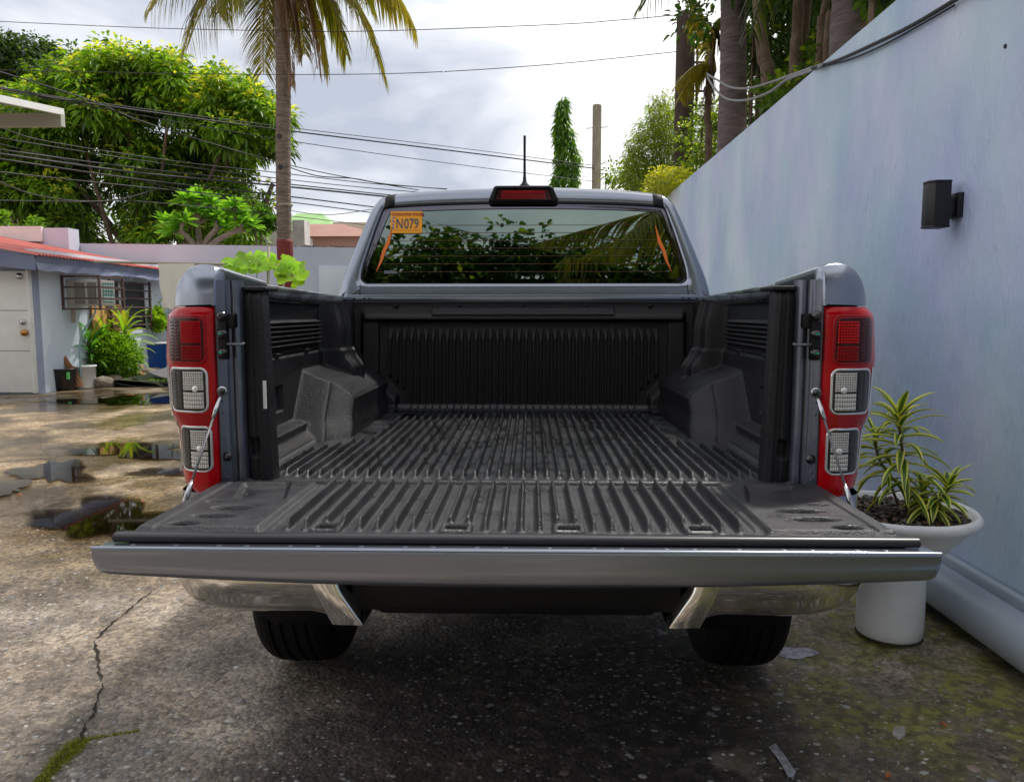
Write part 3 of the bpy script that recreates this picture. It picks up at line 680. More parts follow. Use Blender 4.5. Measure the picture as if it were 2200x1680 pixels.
# --- bed floor
nx_, ny_ = 900, 330
gx = np.linspace(-.705, .705, nx_)[:, None]*np.ones((1, ny_)); gy = np.linspace(1.897, 3.335, ny_)[None, :]*np.ones((nx_, 1)); ax = np.abs(gx)
pit = .0316; d_ = np.abs((gx/pit) % 1-.5)*pit; kk = np.floor(ax/pit)
far = np.where(kk < 16, 3.27, np.where(kk < 18, 2.50, 2.44-(kk-18)*.045)); nearE = 1.962+np.clip(kk-17, 0, 9)*.012
ribs = (1-ss(.0020, .0086, d_))*(kk < 21)*ss(nearE-.014, nearE+.014, gy)*(1-ss(far-.012, far+.008, gy))
hz = .8905+.0175*ribs+.003*ss(1.93, 1.915, gy)
hz = hz-.022*(1-ss(1.899, 1.915, gy))
hz = hz+.030*ss(3.285, 3.335, gy)**2+.012*ss(.675, .705, ax)
surf('bed_floor_liner', np.stack([X0+gx, gy, hz], -1), M['liner_floor'], truck)
MB().box(sx(-1, .70), sx(1, .70), 1.8965, 1.899, .80, .872).build('floor_front_lip', M['liner'], truck)

# --- bed front wall
nx_, nz_ = 760, 170
gx = np.linspace(-.80, .80, nx_)[:, None]*np.ones((1, nz_)); gzz = np.linspace(.895, 1.366, nz_)[None, :]*np.ones((nx_, 1)); ax = np.abs(gx)
d_ = np.abs((gx/pit) % 1-.5)*pit; kk = np.floor(ax/pit)
zlow = np.where(kk < 16, .90, .985+(kk-16)*.028)
wtop = .0062+.0058*ss(1.185, 1.250, gzz)
ribs = (1-ss(wtop-.003, wtop, d_))*(kk < 19)*(1-ss(1.195, 1.262, gzz))*ss(zlow-.004, zlow+.008, gzz)
dp = .020*ribs
dp = dp+.030*ss(1.276, 1.292, gzz)*(1-ss(1.298, 1.345, gzz))*(1-ss(.690, .720, ax))          # ledge
dp = dp+.012*rect(gx, gzz, -.40, .40, 1.31, 1.345, .008)
dp = dp+.018*ss(.628, .640, ax)*(1-ss(.70, .72, ax))*(1-ss(1.276, 1.292, gzz))*ss(.98, 1.0, gzz)
dg = (ax-.555)*.9+(gzz-.985)*-.9                                     # diagonal fillets by the arches
dp = dp+.05*ss(.0, .05, dg)*(1-ss(.99, 1.03, gzz))*ss(.54, .56, ax)
dp = dp+.045*(1-ss(.895, .925, gzz))**2
Yw = 3.345+(gzz-.895)*.09-dp
surf('bed_front_liner', np.stack([X0+gx, Yw, gzz], -1), M['liner_wall'], truck)
for x in (-.56, -.28, 0.0, .28, .56): MB().lathe([(0, -.006), (.008, -.005), (.011, 0)], (X0+x, 3.383, 1.350), 12, 'y').build('liner_plug', M['black'], truck, smooth=True)

# header rail
MB().box(sx(-1, .782), sx(1, .782), 3.375, 3.425, 1.368, 1.398).build('header_rail', M['paint'], truck, bevel=.004)
hr = bpy.data.objects['header_rail']
for x in (-.745, -.70, .70, .725, .76, -.676): MB().lathe([(0, -.0025), (.004, -.002), (.0045, 0)], (X0+x, 3.3745, 1.382), 10, 'y').build('rail_hole', M['black'], hr)

# --- bed sides
for s, sd_ in sides:
    # inner liner incl. wheel arch, strut, louvres, ledge
    ny_, nz_ = 330, 190
    yy = np.linspace(1.935, 3.36, ny_)[:, None]*np.ones((1, nz_)); zz = np.linspace(.880, 1.362, nz_)[None, :]*np.ones((ny_, 1))
    base = .785
    # arch: inner face x=.585, facets at near end
    top = 1.088-.010*ss(2.7, 2.5, yy)
    yq = yy-.80*(zz-.895)
    ins = ss(2.490, 2.520, yq)*.115+ss(2.520, 2.615, yq)*.075                     # how far in
    full = ins*(1-ss(1.080, 1.110, zz)); cap_ = np.interp(zz, [.88, .985, 1.01, 1.03, 1.060, 1.080, 1.095, 1.11, 1.13], [.9, .9, .193, .178, .142, .108, .070, .030, 0]); full = np.minimum(ins, cap_+0*ins)
    full = full*(1+0*zz)
    full = full+.012*(1-ss(.90, .97, zz))*ss(2.48, 2.5, yy)
    strut = .078*ss(2.945, 2.965, yy)*(1-ss(3.06, 3.075, yy))*(1-.25*ss(1.25, 1.36, zz))+.045*ss(3.05, 3.07, yy)
    strut = strut+.035*ss(2.965, 2.985, yy)*(1-ss(1.10, 1.17, zz))
    lou = 0*yy
    inl = rect(yy, zz, 2.20, 2.915, 1.203, 1.292, .004)
    lou = .004*inl+.016*inl*(1-ss(.0030, .0058, np.abs(((zz-1.203)/.0155) % 1-.5)*.0155))
    lip = .010*rect(yy, zz, 2.18, 2.93, 1.186, 1.192, .0025)+.014*rect(yy, zz, 2.40, 2.44, 1.178, 1.190, .003)+.014*rect(yy, zz, 2.72, 2.76, 1.178, 1.190, .003)
    lower = .012*(1-ss(1.170, 1.186, zz))
    pock = -.030*rect(yy, zz, 2.33, 2.455, 1.005, 1.082, .005)
    ledge = .052*rect(yy, zz, 2.16, 2.56, .80, .955, .006)*(1-0*zz)+.030*(1-ss(.895, .93, zz))
    d = np.maximum(full, np.maximum(strut, 0)+lou+lip+lower+pock+ledge)
    xx = base-d
    surf('bed_side_liner', np.stack([X0+s*xx, yy, zz], -1), M['liner'], truck, flip=(s > 0))
    MB().lathe([(0, -.010), (.010, -.008), (.012, 0)], (sx(s, .79), 2.395, 1.04), 12, 'x').build('tie_down', M['steel'], truck)
    # liner end post (flange) near the opening
    nz2 = 90; zz1 = np.linspace(.878, 1.378, nz2)
    us = np.linspace(0, 1, 40); Pp = np.zeros((40, nz2, 3))
    for j, z in enumerate(zz1):
        inn = .622+.016*(z-.88)/.5
        for i, u in enumerate(us):
            x = inn+(.690-inn)*min(u/.86, 1); y = 1.922-.010*math.sin(math.pi*min(u/.86, 1))
            if .30 < u < .55: y += .006
            if u < .07: y += .030*(1-u/.07)**2
            if z > 1.350: y += .018*((z-1.35)/.028)**2
            if .955 < z < 1.0 and .45 < u < .8: y += .012
            if u > .86: y += .05*(u-.86)/.14
            Pp[i, j] = (sx(s, x), y, z)
    surf('liner_end_post', Pp, M['liner'], truck, flip=(s < 0))
    Pq = np.zeros((14, nz2, 3))
    for j, z in enumerate(zz1):
        inn = .622+.016*(z-.88)/.5
        for i in range(14): Pq[i, j] = (sx(s, inn+(.76-inn)*(i/13)**2), 1.952+.09*(i/13), z)
    surf('liner_end_return', Pq, M['liner'], truck, flip=(s > 0))
    MB().box(min(sx(s, .632), sx(s, .71)), max(sx(s, .632), sx(s, .71)), 1.918, 2.02, 1.375, 1.386).build('liner_top_cap', M['liner'], truck, bevel=.004)
    if s < 0:
        la = atY(568, 818, 1.915); lb = atY(571, 878, 1.915); MB().box(la.x-.004, la.x+.004, 1.913, 1.916, lb.z, la.z).build('white_label', M['white_label'], truck)
    # painted jamb: flange with bolts, then deep channel, full height
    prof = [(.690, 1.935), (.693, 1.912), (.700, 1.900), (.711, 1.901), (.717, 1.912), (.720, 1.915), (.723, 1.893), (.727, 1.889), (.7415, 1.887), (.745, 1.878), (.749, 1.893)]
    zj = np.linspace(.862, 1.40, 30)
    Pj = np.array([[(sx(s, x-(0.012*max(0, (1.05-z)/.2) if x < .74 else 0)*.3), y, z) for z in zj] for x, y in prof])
    surf('tail_jamb', Pj, M['paint_shaded'], truck, flip=(s < 0))
    # rail: inner lip, top
    Yr = np.linspace(1.90, 3.44, 24); Pr = []
    for y in Yr:
        t_ = (y-1.90)/1.54; xi = .742+.045*min(t_*1.15, 1); zt = 1.412-.020*t_
        Pr.append([(sx(s, xi+.035), y, zt-.052), (sx(s, xi+.002), y, zt-.050), (sx(s, xi-.001), y, zt-.040), (sx(s, xi), y, zt-.008), (sx(s, xi+.003), y, zt-.002), (sx(s, xi+.012), y, zt), (sx(s, .83), y, zt+.001), (sx(s, .875), y, zt-.012), (sx(s, .90), y, zt-.05), (sx(s, .918), y, 1.25), (sx(s, .925), y, 1.05), (sx(s, .915), y, .85), (sx(s, .89), y, .66), (sx(s, .86), y, .60)])
    Pr = np.array(Pr)
    # taper towards the lamp
    for i, y in enumerate(Yr):
        q = max(0, 1-(y-1.90)/.30)
        for j in range(6, 14): Pr[i, j, 0] = X0+(Pr[i, j, 0]-X0)*(1-.05*q*q)
    bs = surf('bed_side', Pr[2:], M['paint'], truck, flip=(s > 0))
    surf('bed_rail', Pr[:, :7], M['paint_shaded'], bs, flip=(s > 0))
    # end cap above the lamp
    prof = [(.7435, 1.337), (.743, 1.36), (.7425, 1.40), (.744, 1.425), (.750, 1.434), (.765, 1.4385), (.785, 1.439), (.803, 1.435), (.820, 1.424), (.835, 1.406), (.848, 1.383), (.857, 1.360), (.861, 1.344), (.861, 1.337)]
    prof = [(v_.x, v_.y) for v_ in smoothpts([Vector((a_, b_, 0)) for a_, b_ in prof], 3)]
    Pc = []
    bx_, bz_ = .752, 1.340
    for f_ in (0.02, .15, .3, .45, .6, .72, .82, .9, .95, .98, 1.0):
        Pc.append([(sx(s, bx_+(x-bx_)*f_), 1.868+.045*(max(0, (x-.745)/.116)*f_)**3+.028*(max(0, (z-1.337)/.102)*f_)**4-.010*min(1, (x-.743)/.01)*0, bz_+(z-bz_)*f_) for x, z in prof])
    for y, sc_, dz in ((1.95, 1.012, .0), (2.05, 1.03, -.008), (2.25, 1.05, -.022)):
        Pc.append([(sx(s, .78+(x-.78)*sc_), y+.045*max(0, (x-.745)/.116)**3, z+dz) for x, z in prof])
    MB().sheet(Pc).build('corner_cap', M['paint'], bs, smooth=True)
    # fender below the lamp
    Pf = []
    for z in np.linspace(.60, .866, 10):
        Pf.append([(sx(s, x+.012*(z-.866)/.26), y, z) for x, y in ((.745, 1.93), (.750, 1.885), (.775, 1.880), (.82, 1.886), (.85, 1.900), (.868, 1.925), (.876, 1.97), (.885, 2.05), (.90, 2.3))])
    MB().sheet(Pf).build('lower_fender', M['paint'], bs, smooth=True)

    # ---- tail lamp
    lamp = None
    def outer(z):
        t_ = (z-.870)/(1.333-.870)
        return np.interp(t_, [0, .04, .12, .35, .42, .72, .95, 1.0], [.846, .860, .866, .872, .888, .895, .887, .872])
    zl = np.linspace(.868, 1.334, 70); nu = 34
    def lamp_y(x, z):
        xo = outer(z); t_ = np.clip((x-.7475)/(xo-.7475), 0, 1)
        return 1.853+.004*(1-t_)**6*4+.050*t_**4+.022*t_**2 + .010*np.clip((.90-z)/.035, 0, 1)**2+.012*np.clip((z-1.315)/.02, 0, 1)**2
    PL = np.zeros((nu+3, len(zl), 3))
    for j, z in enumerate(zl):
        xo = outer(z)
        for i in range(nu):
            x = .7475+(xo-.7475)*i/(nu-1); PL[i, j] = (sx(s, x), lamp_y(x, z), z)
        PL[nu, j] = (sx(s, xo+.006), lamp_y(xo, z)+.03, z); PL[nu+1, j] = (sx(s, xo+.010), 2.02, z); PL[nu+2, j] = (sx(s, xo+.012), 2.12, z)
    lamp = surf('tail_lamp', PL, M['red'], truck, flip=(s < 0))
    # inner side skirt closing lamp against the jamb
    MB().sheet([[(sx(s, .7475), 1.869, z), (sx(s, .7465), 1.90, z)] for z in zl]).build('lamp_side', M['red'], lamp)
    def patch(name, x0, x1, z0, z1, m, off, rad=.016, ring=None, n_=44, bulge=0.0, lean=0.0):
        # rounded rectangle following the lens surface, filled (or a ring)
        def loop(shr):
            a0, a1, b0, b1 = x0+shr, x1-shr, z0+shr, z1-shr; r_ = max(rad-shr, .003); out = []
            for (cx_, cz_, st) in ((a1-r_, b1-r_, 0), (a0+r_, b1-r_, 90), (a0+r_, b0+r_, 180), (a1-r_, b0+r_, 270)):
                for q in range(11): a = R(st+9*q); out.append((cx_+r_*math.cos(a)+lean*((cz_-z0)/(z1-z0)), cz_+r_*math.sin(a)))
            return out
        def loop2(shr):
            c_ = loop(shr); c_ = np.array(c_+[c_[0]]); dd_2 = np.r_[0, np.cumsum(np.linalg.norm(np.diff(c_, axis=0), axis=1))]; tt_ = np.linspace(0, dd_2[-1], 97)[:-1]
            return list(zip(np.interp(tt_, dd_2, c_[:, 0]), np.interp(tt_, dd_2, c_[:, 1])))
        lo = loop2(0)
        V_ = []; Fc = []
        def P3(x, z, o_): return (sx(s, x), float(lamp_y(x, z))-o_, z)
        if ring:
            ins_ = loop2(ring); mid = loop2(ring*.5); n1 = len(lo)
            V_ = [P3(x, z, .0005) for x, z in lo]+[P3(x, z, off) for x, z in mid]+[P3(x, z, .001) for x, z in ins_]
            Fc = [(b*n1+i, b*n1+(i+1) % n1, (b+1)*n1+(i+1) % n1, (b+1)*n1+i) for b in range(2) for i in range(n1)]
        else:
            n1 = len(lo); V_ = [P3(x, z, 0) for x, z in lo]; cx_, cz_ = (x0+x1)/2, (z0+z1)/2
            rings = [1, .985]+[1-(k3+1)/16 for k3 in range(15)]
            V_ = []
            for k2, q in enumerate(rings): V_ += [P3(cx_+(x-cx_)*q, cz_+(z-cz_)*q, (off if k2 else .0003)+bulge*(1-q)) for x, z in lo]
            V_.append(P3(cx_, cz_, off+bulge))
            for b in range(len(rings)-1): Fc += [(b*n1+i, b*n1+(i+1) % n1, (b+1)*n1+(i+1) % n1, (b+1)*n1+i) for i in range(n1)]
            b = len(rings)-1; Fc += [(b*n1+i, b*n1+(i+1) % n1, len(V_)-1) for i in range(n1)]
        return mesh_obj(name, V_, Fc, m, lamp, True)
    # ribbed reflector panels made of small facets
    def facets(name, x0, x1, z0, z1, nx2, nz3, m, off, dep=.0022, gapx=.18, gapz=.22):
        V_ = []; Fc = []
        for i in range(nx2):
            for j in range(nz3):
                ax0 = x0+(x1-x0)*(i+gapx/2)/nx2; ax1 = x0+(x1-x0)*(i+1-gapx/2)/nx2; bz0 = z0+(z1-z0)*(j+gapz/2)/nz3; bz1 = z0+(z1-z0)*(j+1-gapz/2)/nz3
                cxx, czz = (ax0+ax1)/2, (bz0+bz1)/2; b = len(V_)
                for (x, z) in ((ax0, bz0), (ax1, bz0), (ax1, bz1), (ax0, bz1)): V_.append((sx(s, x), float(lamp_y(x, z))-off, z))
                V_.append((sx(s, cxx), float(lamp_y(cxx, czz))-off-dep, czz+.15*(bz1-bz0)))
                Fc += [(b, b+1, b+4), (b+1, b+2, b+4), (b+2, b+3, b+4), (b+3, b, b+4)]
        return mesh_obj(name, V_, Fc, m, lamp, False)
    # top red window
    patch('red_window', .762, .876, 1.193, 1.315, M['red_in'], .0018, .018)
    patch('red_inset', .768, .870, 1.200, 1.308, M['red_dark'], .0030, .015)
    facets('red_reflector', .773, .826, 1.246, 1.300, 8, 8, M['red_bright'], .0034, .0030, .08, .16)
    facets('red_reflector', .773, .826, 1.204, 1.240, 8, 5, M['red_in'], .0034, .0030, .08, .16)
    facets('red_reflector', .830, .864, 1.204, 1.302, 2, 12, M['red_dark'], .0034, .0014, .04, .14)
    # two clear windows
    for (x0, x1, z0, z1, ml_) in ((.762, .873, 1.073, 1.186, 0), (.757, .850, .924, 1.040, 0)):
        patch('clear_rim', x0, x1, z0, z1, M['clear'], .0035, .019, ring=.0058)
        patch('clear_window', x0+.0045, x1-.0045, z0+.0045, z1-.0045, M['smoke'], .0024, .015)
        facets('reflector', x0+.010, x0+.010+(x1-x0)*.48, z0+.056, z1-.010, 9, 8, M['refl'], .0030, .0045, .10, .14)
        facets('reflector', x0+.010, x0+.010+(x1-x0)*.48, z0+.010, z0+.052, 9, 4, M['refl'], .0030, .0045, .10, .14)
        facets('reflector_shade', x0+.013+(x1-x0)*.48, x1-.012, z0+.012, z1-.012, 2, 14, M['smoke'], .0030, .0016, .04, .15)
        # bulb behind lens
        bulb = MB().lathe([(0, -.003), (.006, -.002), (.008, 0)], (sx(s, x0+.030), float(lamp_y(x0+.03, z0+.07))-.0046, z0+.060), 14, 'y').build('bulb', M['refl'], lamp, smooth=True)
    # clear outer strip
    zst = np.linspace(.925, 1.186, 24)
    MB().sheet([[(sx(s, float(outer(z))-.016), float(lamp_y(outer(z)-.016, z))-.0015, z), (sx(s, float(outer(z))-.007), float(lamp_y(outer(z)-.007, z))-.0018, z), (sx(s, float(outer(z))+.0015), float(lamp_y(outer(z), z))-.0005, z), (sx(s, float(outer(z))+.008), float(lamp_y(outer(z), z))+.03, z)] for z in zst]).build('clear_edge', M['clear'], lamp, smooth=True)
    MB().sheet([[(sx(s, x), float(lamp_y(x, z))-.0022, z) for x in np.linspace(.757, .868, 12)] for z in (1.046, 1.050, 1.064, 1.068)]).build('red_bar', M['red_in'], lamp, smooth=True)

    # ---- latch, bolts, striker rod on the jamb
    xb = .727
    MB().box(min(sx(s, xb-.012), sx(s, xb+.010)), max(sx(s, xb-.012), sx(s, xb+.010)), 1.866, 1.890, 1.205, 1.300).build('latch_plate', M['black'], truck, bevel=.004)
    lp = [o_ for o_ in COL.objects if o_.name.startswith('latch_plate')][-1]
    for z in (1.268, 1.222, 1.312):
        b_ = MB().lathe([(0, -.012), (.007, -.011), (.011, -.006), (.013, 0)], (sx(s, xb-.002), 1.866, z), 14, 'y').build('bolt', M['black_gloss'], lp, smooth=True)
        if z < 1.3: MB().box(sx(s, xb-.002)-.005, sx(s, xb-.002)+.004, 1.8525, 1.854, z-.001, z+.003).build('paint_mark', M['green_dot'], lp)
    MB().tube([(sx(s, xb-.004), 1.872, 1.243), (sx(s, xb-.03), 1.868, 1.243), (sx(s, .678), 1.872, 1.242), (sx(s, .672), 1.872, 1.245)], .0035, 8).build('striker_rod', M['rope'], truck, smooth=True)
    MB().box(min(sx(s, .698), sx(s, .720)), max(sx(s, .698), sx(s, .720)), 1.875, 1.904, 1.282, 1.318).build('bump_stop', M['black'], truck, bevel=.004)
    for z in (.958, ): MB().lathe([(0, -.008), (.006, -.008), (.009, -.003), (.012, 0)], (sx(s, .731), 1.886, z), 14, 'y').build('jamb_bolt', M['black_gloss'], truck, smooth=True)
    for z in (.905, .925, 1.07, 1.10): MB().lathe([(0, -.0015), (.0025, -.001), (.003, 0)], (sx(s, .734+.004*(z > 1)), 1.8866, z), 8, 'y').build('spot_weld', M['paint_shaded'], truck, smooth=True)
    # ---- support cable
    A = Vector((sx(s, .728), 1.862, 1.127)); B = Vector((sx(s, .752), 1.675, .880)); d0 = (B-A)
    cab_ = MB().tube([A+d0*.20, A+d0*.80], .0028, 10).build('support_cable', M['rope'], truck, smooth=True)
    fit = MB(); fit.lathe([(.006, -.0025), (.0125, -.0025), (.0125, .0025), (.006, .0025), (.006, -.0025)], A, 20, 'y'); fit.tube([A+d0*.04, A+d0*.09, A+d0*.15, A+d0*.24], [.0055, .0045, .0062, .0045], 10)
    fit.build('eyelet', M['steel'], cab_, smooth=True)
    MB().lathe([(0, -.012), (.008, -.011), (.009, -.004), (.009, .002)], A, 16, 'y').build('eyelet_bolt', M['black_gloss'], cab_, smooth=True)
    MB().tube([A+d0*.78, A+d0*.84, A+d0*1.0], [.004, .0058, .0068], 10).build('lower_fitting', M['steel'], cab_, smooth=True)

    # ---- chrome bumper corner
    xsb = np.linspace(.43, .905, 60); Pb = []
    for x in xsb:
        q = max(0, (x-.62)/.285); yo = .15*q**3.2; up_ = .035*q**2.6; dip = .012*(1-ss(.44, .50, x))
        Pb.append([(sx(s, x-.02*q*j_/8.), 1.74+yo+yy_, z_+up_*wt-dip*wt) for j_, (yy_, z_, wt) in enumerate(((.10, .775, 0), (.012, .77, 0), (0, .757, .05), (-.006, .72, .2), (-.004, .685, .4), (.003, .655, .5), (.009, .645, .6), (.014, .628, .7), (.026, .608, .8), (.055, .592, .9), (.13, .588, 1)))])
    bp = surf('bumper_corner', np.array(Pb), M['chrome'], truck, flip=(s < 0))
    # inner end return
    endp = []
    for z in np.linspace(.775, .582, 18):
        t_ = (.675-z)/.090; xi = .412-.050*t_ if t_ > 0 else .412-.030*t_; xo_ = .472-.036*t_ if t_ > 0 else .472-.02*t_
        yb = 1.722+.014*max(t_, 0)**2
        endp.append([(sx(s, xo_+.012), yb+.030, z+.004), (sx(s, xo_), yb+.004, z), (sx(s, xi+.006), yb, z), (sx(s, xi), yb+.006, z), (sx(s, xi-.001), yb+.10, z)])
    MB().sheet(endp).build('bumper_end', M['chrome'], bp, smooth=True)
    MB().box(min(sx(s, .50), sx(s, .70)), max(sx(s, .50), sx(s, .70)), 1.90, 1.96, .57, .66).build('bumper_bracket', M['black'], bp, bevel=.015)
    # ---- inner wheelhouse, mud guard
    Pm = []
    for x in np.linspace(.50, .92, 16):
        q = ((x-.50)/.42); rd = .05*max(0, (q-.72)/.28)**2*2; x_ = .50+(x-.50)*.86; Pm.append([(sx(s, x_), 2.36, .80), (sx(s, x_), 2.31, .62), (sx(s, x_), 2.30, .45), (sx(s, x_), 2.305, .345+rd), (sx(s, x_), 2.325, .34+rd)])
    MB().sheet(Pm).build('mud_guard', M['black'], truck, smooth=True)

# bumper centre step
MB().box(sx(-1, .40), sx(1, .40), 1.77, 1.90, .60, .76).build('bumper_step', M['black'], truck, bevel=.02)
MB().box(sx(-1, .345), sx(1, .345), 1.80, 1.88, .580, .64).build('bumper_lower', M['black'], truck, bevel=.02)
# chassis, axle, spare, floor pan
MB().box(sx(-1, .80), sx(1, .80), 1.9, 5.6, .62, .80).build('chassis_floor', M['under'], truck)
for s, _ in sides: MB().box(min(sx(s, .36), sx(s, .46)), max(sx(s, .36), sx(s, .46)), 2.45, 6.4, .56, .68).build('chassis_rail', M['under'], truck, bevel=.01)
ax_ = MB().tube([(sx(-1, .8), 2.86, .38), (sx(1, .8), 2.86, .38)], .05, 14); ax_.lathe([(0, -.16), (.09, -.12), (.14, 0), (.09, .12), (0, .16)], (X0, 2.86, .38), 18, 'y'); ax_.build('rear_axle', M['under'], truck, smooth=True)
MB().lathe([(.18, -.07), (.36, -.10), (.37, 0), (.36, .10), (.18, .07), (.18, -.07)], (X0, 2.75, .66), 30).build('spare_wheel', M['rubber'], truck, smooth=True)
# wheels
def wheel(s, yc):
    r0, wdt = .381, .270; xc = .795
    prof = [(.235, -wdt/2+.02), (.27, -wdt/2+.004), (.32, -wdt/2-.004), (.352, -wdt/2+.008), (.368, -wdt/2+.026), (.3775, -wdt/2+.05)]
    gr = [-.062, -.022, .022, .062]; xs_ = [-.085]
    for g_ in gr: xs_ += [g_-.0065, g_-.0045, g_+.0045, g_+.0065]
    xs_.append(.085)
    tread = []
    for i, x in enumerate(xs_):
        r_ = r0-.004*(x/.085)**2
        if i not in (0, len(xs_)-1) and (i-1) % 4 in (1, 2): r_ -= .009
        tread.append((r_, x))
    prof = prof+tread+[(a, -b) for a, b in reversed(prof)]
    w_ = MB().lathe(prof, (sx(s, xc), yc, r0), 96, 'x')
    ty = w_.build('wheel', M['rubber'], truck, smooth=True)
    me = ty.data
    for p_ in me.polygons: p_.use_smooth = False
    # lateral sipes as raised blocks on the shoulders
    blk_ = MB()
    for k2 in range(84):
        a = 2*math.pi*k2/84
        for sgn in (-1, 1):
            for (xa, xb_, rr_) in ((.069, .098, r0-.001), (.029, .056, r0+.0018)):
                a1 = a+.010; a2 = a+.056; pts = []
                for (xx_, sk) in ((xa, 0), (xb_, .018)):
                    for aa in (a1, a2):
                        for rad in (rr_-.012, rr_-.0035*(xx_/.085)**2*1.5):
                            pts.append((sx(s, xc+sgn*xx_), yc+rad*math.cos(aa+sk*sgn), r0+rad*math.sin(aa+sk*sgn)))
                p0 = pts; blk_.hexa([p0[0], p0[2], p0[6], p0[4], p0[1], p0[3], p0[7], p0[5]])
    blk_.build('tread_block', M['rubber'], ty)
    COL.objects[-1] if False else None
    MB().lathe([(0, .02), (.06, .03), (.10, .0), (.20, -.02), (.232, .03), (.236, .10), (.23, -.10)], (sx(s, xc), yc, r0), 40, 'x').build('rim', M['steel'], ty, smooth=True)
    return ty
for s, _ in sides:
    for yc in (2.86, 6.08): wheel(s, yc)
for o_ in list(COL.objects):
    if o_.name.startswith('tread_block'): o_['kind'] = 'stuff'

# --- cab
def L2(u, v, Y): p = atY(u, v, Y); return (p.x-X0, p.z)
outl = [(.870, 1.330), (.858, 1.400), (.838, 1.480), (.806, 1.565), (.773, 1.650), (.741, 1.730), (.712, 1.795), (.690, 1.832), (.664, 1.856), (.620, 1.872), (.50, 1.886), (.35, 1.8965), (.18, 1.9025), (0, 1.9045)]
outl = outl+[(-x, z) for x, z in reversed(outl[:-1])]
winl = [(.715, 1.452), (.733, 1.462), (.741, 1.478), (.734, 1.530), (.714, 1.600), (.690, 1.680), (.668, 1.745), (.655, 1.782), (.646, 1.796), (.632, 1.803), (.50, 1.812), (.35, 1.818), (.18, 1.8215), (0, 1.8225)]
winl = winl+[(-x, z) for x, z in reversed(winl[:-1])]
def backY(z): return 3.50+.24*(z-1.45)
def resamp(loop, n_, closed=False):
    P_ = np.array(loop); 
    if closed: P_ = np.vstack([P_, P_[:1]])
    d = np.r_[0, np.cumsum(np.linalg.norm(np.diff(P_, axis=0), axis=1))]; t_ = np.linspace(0, d[-1], n_)
    return np.stack([np.interp(t_, d, P_[:, 0]), np.interp(t_, d, P_[:, 1])], 1)
def refine(loop, k2=6):
    P_ = [Vector((a, b, 0)) for a, b in loop]; q = smoothpts(P_, k2); return [(v.x, v.y) for v in q]
OU = refine(outl); WI = refine(winl)
assert len(OU) == len(WI)
# shell rings: window edge -> outer edge -> forward
rings = []
for f_, yo in ((0, .016), (0, .004), (.03, -.001), (.25, -.004), (.5, -.003), (.75, .006), (.88, .020), (.96, .042), (1.0, .075)):
    rings.append([(X0+wx+(ox-wx)*f_, backY(wz+(oz-wz)*f_)+yo, wz+(oz-wz)*f_) for (wx, wz), (ox, oz) in zip(WI, OU)])
for yo, sc_, dz in ((.16, 1.01, .004), (.5, 1.03, .010), (1.1, 1.04, .008), (1.5, 1.03, -.02), (1.9, 1.0, -.12)):
    rings.append([(X0+ox*sc_, backY(oz)+yo, 1.33+(oz-1.33)*(1+dz)+(-.25*(oz-1.33) if yo > 1.7 else 0)) for ox, oz in OU])
cabs = MB().sheet(rings).build('cab', M['paint'], truck, smooth=True)
bm = bmesh.new(); bm.from_mesh(cabs.data); bmesh.ops.recalc_face_normals(bm, faces=bm.faces); bm.to_mesh(cabs.data); bm.free()
# panel below the window
low = []
for t_, (z, yo) in enumerate(((1.453, .016), (1.4525, .004), (1.448, -.001), (1.440, -.004), (1.432, -.003), (1.405, .002), (1.33, .004))):
    low.append([(X0+x*(1 if t_ < 4 else 1.0), backY(z)+yo, z) for x in np.linspace(-(.717+max(0, t_-2)*.036), .717+max(0, t_-2)*.036, 30)])
MB().sheet(low).build('cab_lower_panel', M['paint'], cabs, smooth=True)
for s, _ in sides:
    MB().bar((sx(s, .742), backY(1.447)-.0035, 1.447), (sx(s, .748), backY(1.36)-.0025, 1.36), .003, .002).build('panel_seam', M['black'], cabs)
# roof ditch strips
for s, _ in sides:
    R_ = []
    for i in range(16):
        f_ = i/15*1.03; yo = np.interp(f_, [0, .03, .25, .5, .75, .88, .96, 1.0, 1.03], [.004, -.001, -.004, -.003, .006, .020, .042, .075, .16])-.003
        za = 1.806+(1.875-1.806)*f_; zc = za-.006; R_.append([(sx(s, .594), backY(za)+yo+.004, za+.002), (sx(s, .597), backY(za)+yo, za+.001), (sx(s, .638), backY(zc)+yo-.0005, zc), (sx(s, .642), backY(zc)+yo+.004, zc-.001)])
    MB().sheet(R_).build('roof_ditch_strip', M['black'], cabs, smooth=True)
# glass
Wc = (0, 1.62)
vv = []; ff = []
nW = len(WI); sc_list = [1.0, .94, .8, .6, .35, .1]
for sc_ in sc_list: vv += [(X0+Wc[0]+(x-Wc[0])*sc_, backY(Wc[1]+(z-Wc[1])*sc_)+.010-.004*(1-sc_), Wc[1]+(z-Wc[1])*sc_) for x, z in WI]
for b in range(len(sc_list)-1): ff += [(b*nW+i, b*nW+(i+1) % nW, (b+1)*nW+(i+1) % nW, (b+1)*nW+i) for i in range(nW)]
vv.append((X0, backY(1.62)+.006, 1.62)); b = len(sc_list)-1; ff += [(b*nW+i, b*nW+(i+1) % nW, len(vv)-1) for i in range(nW)]
gl = mesh_obj('rear_window', vv, ff, M['glass'], truck, True)
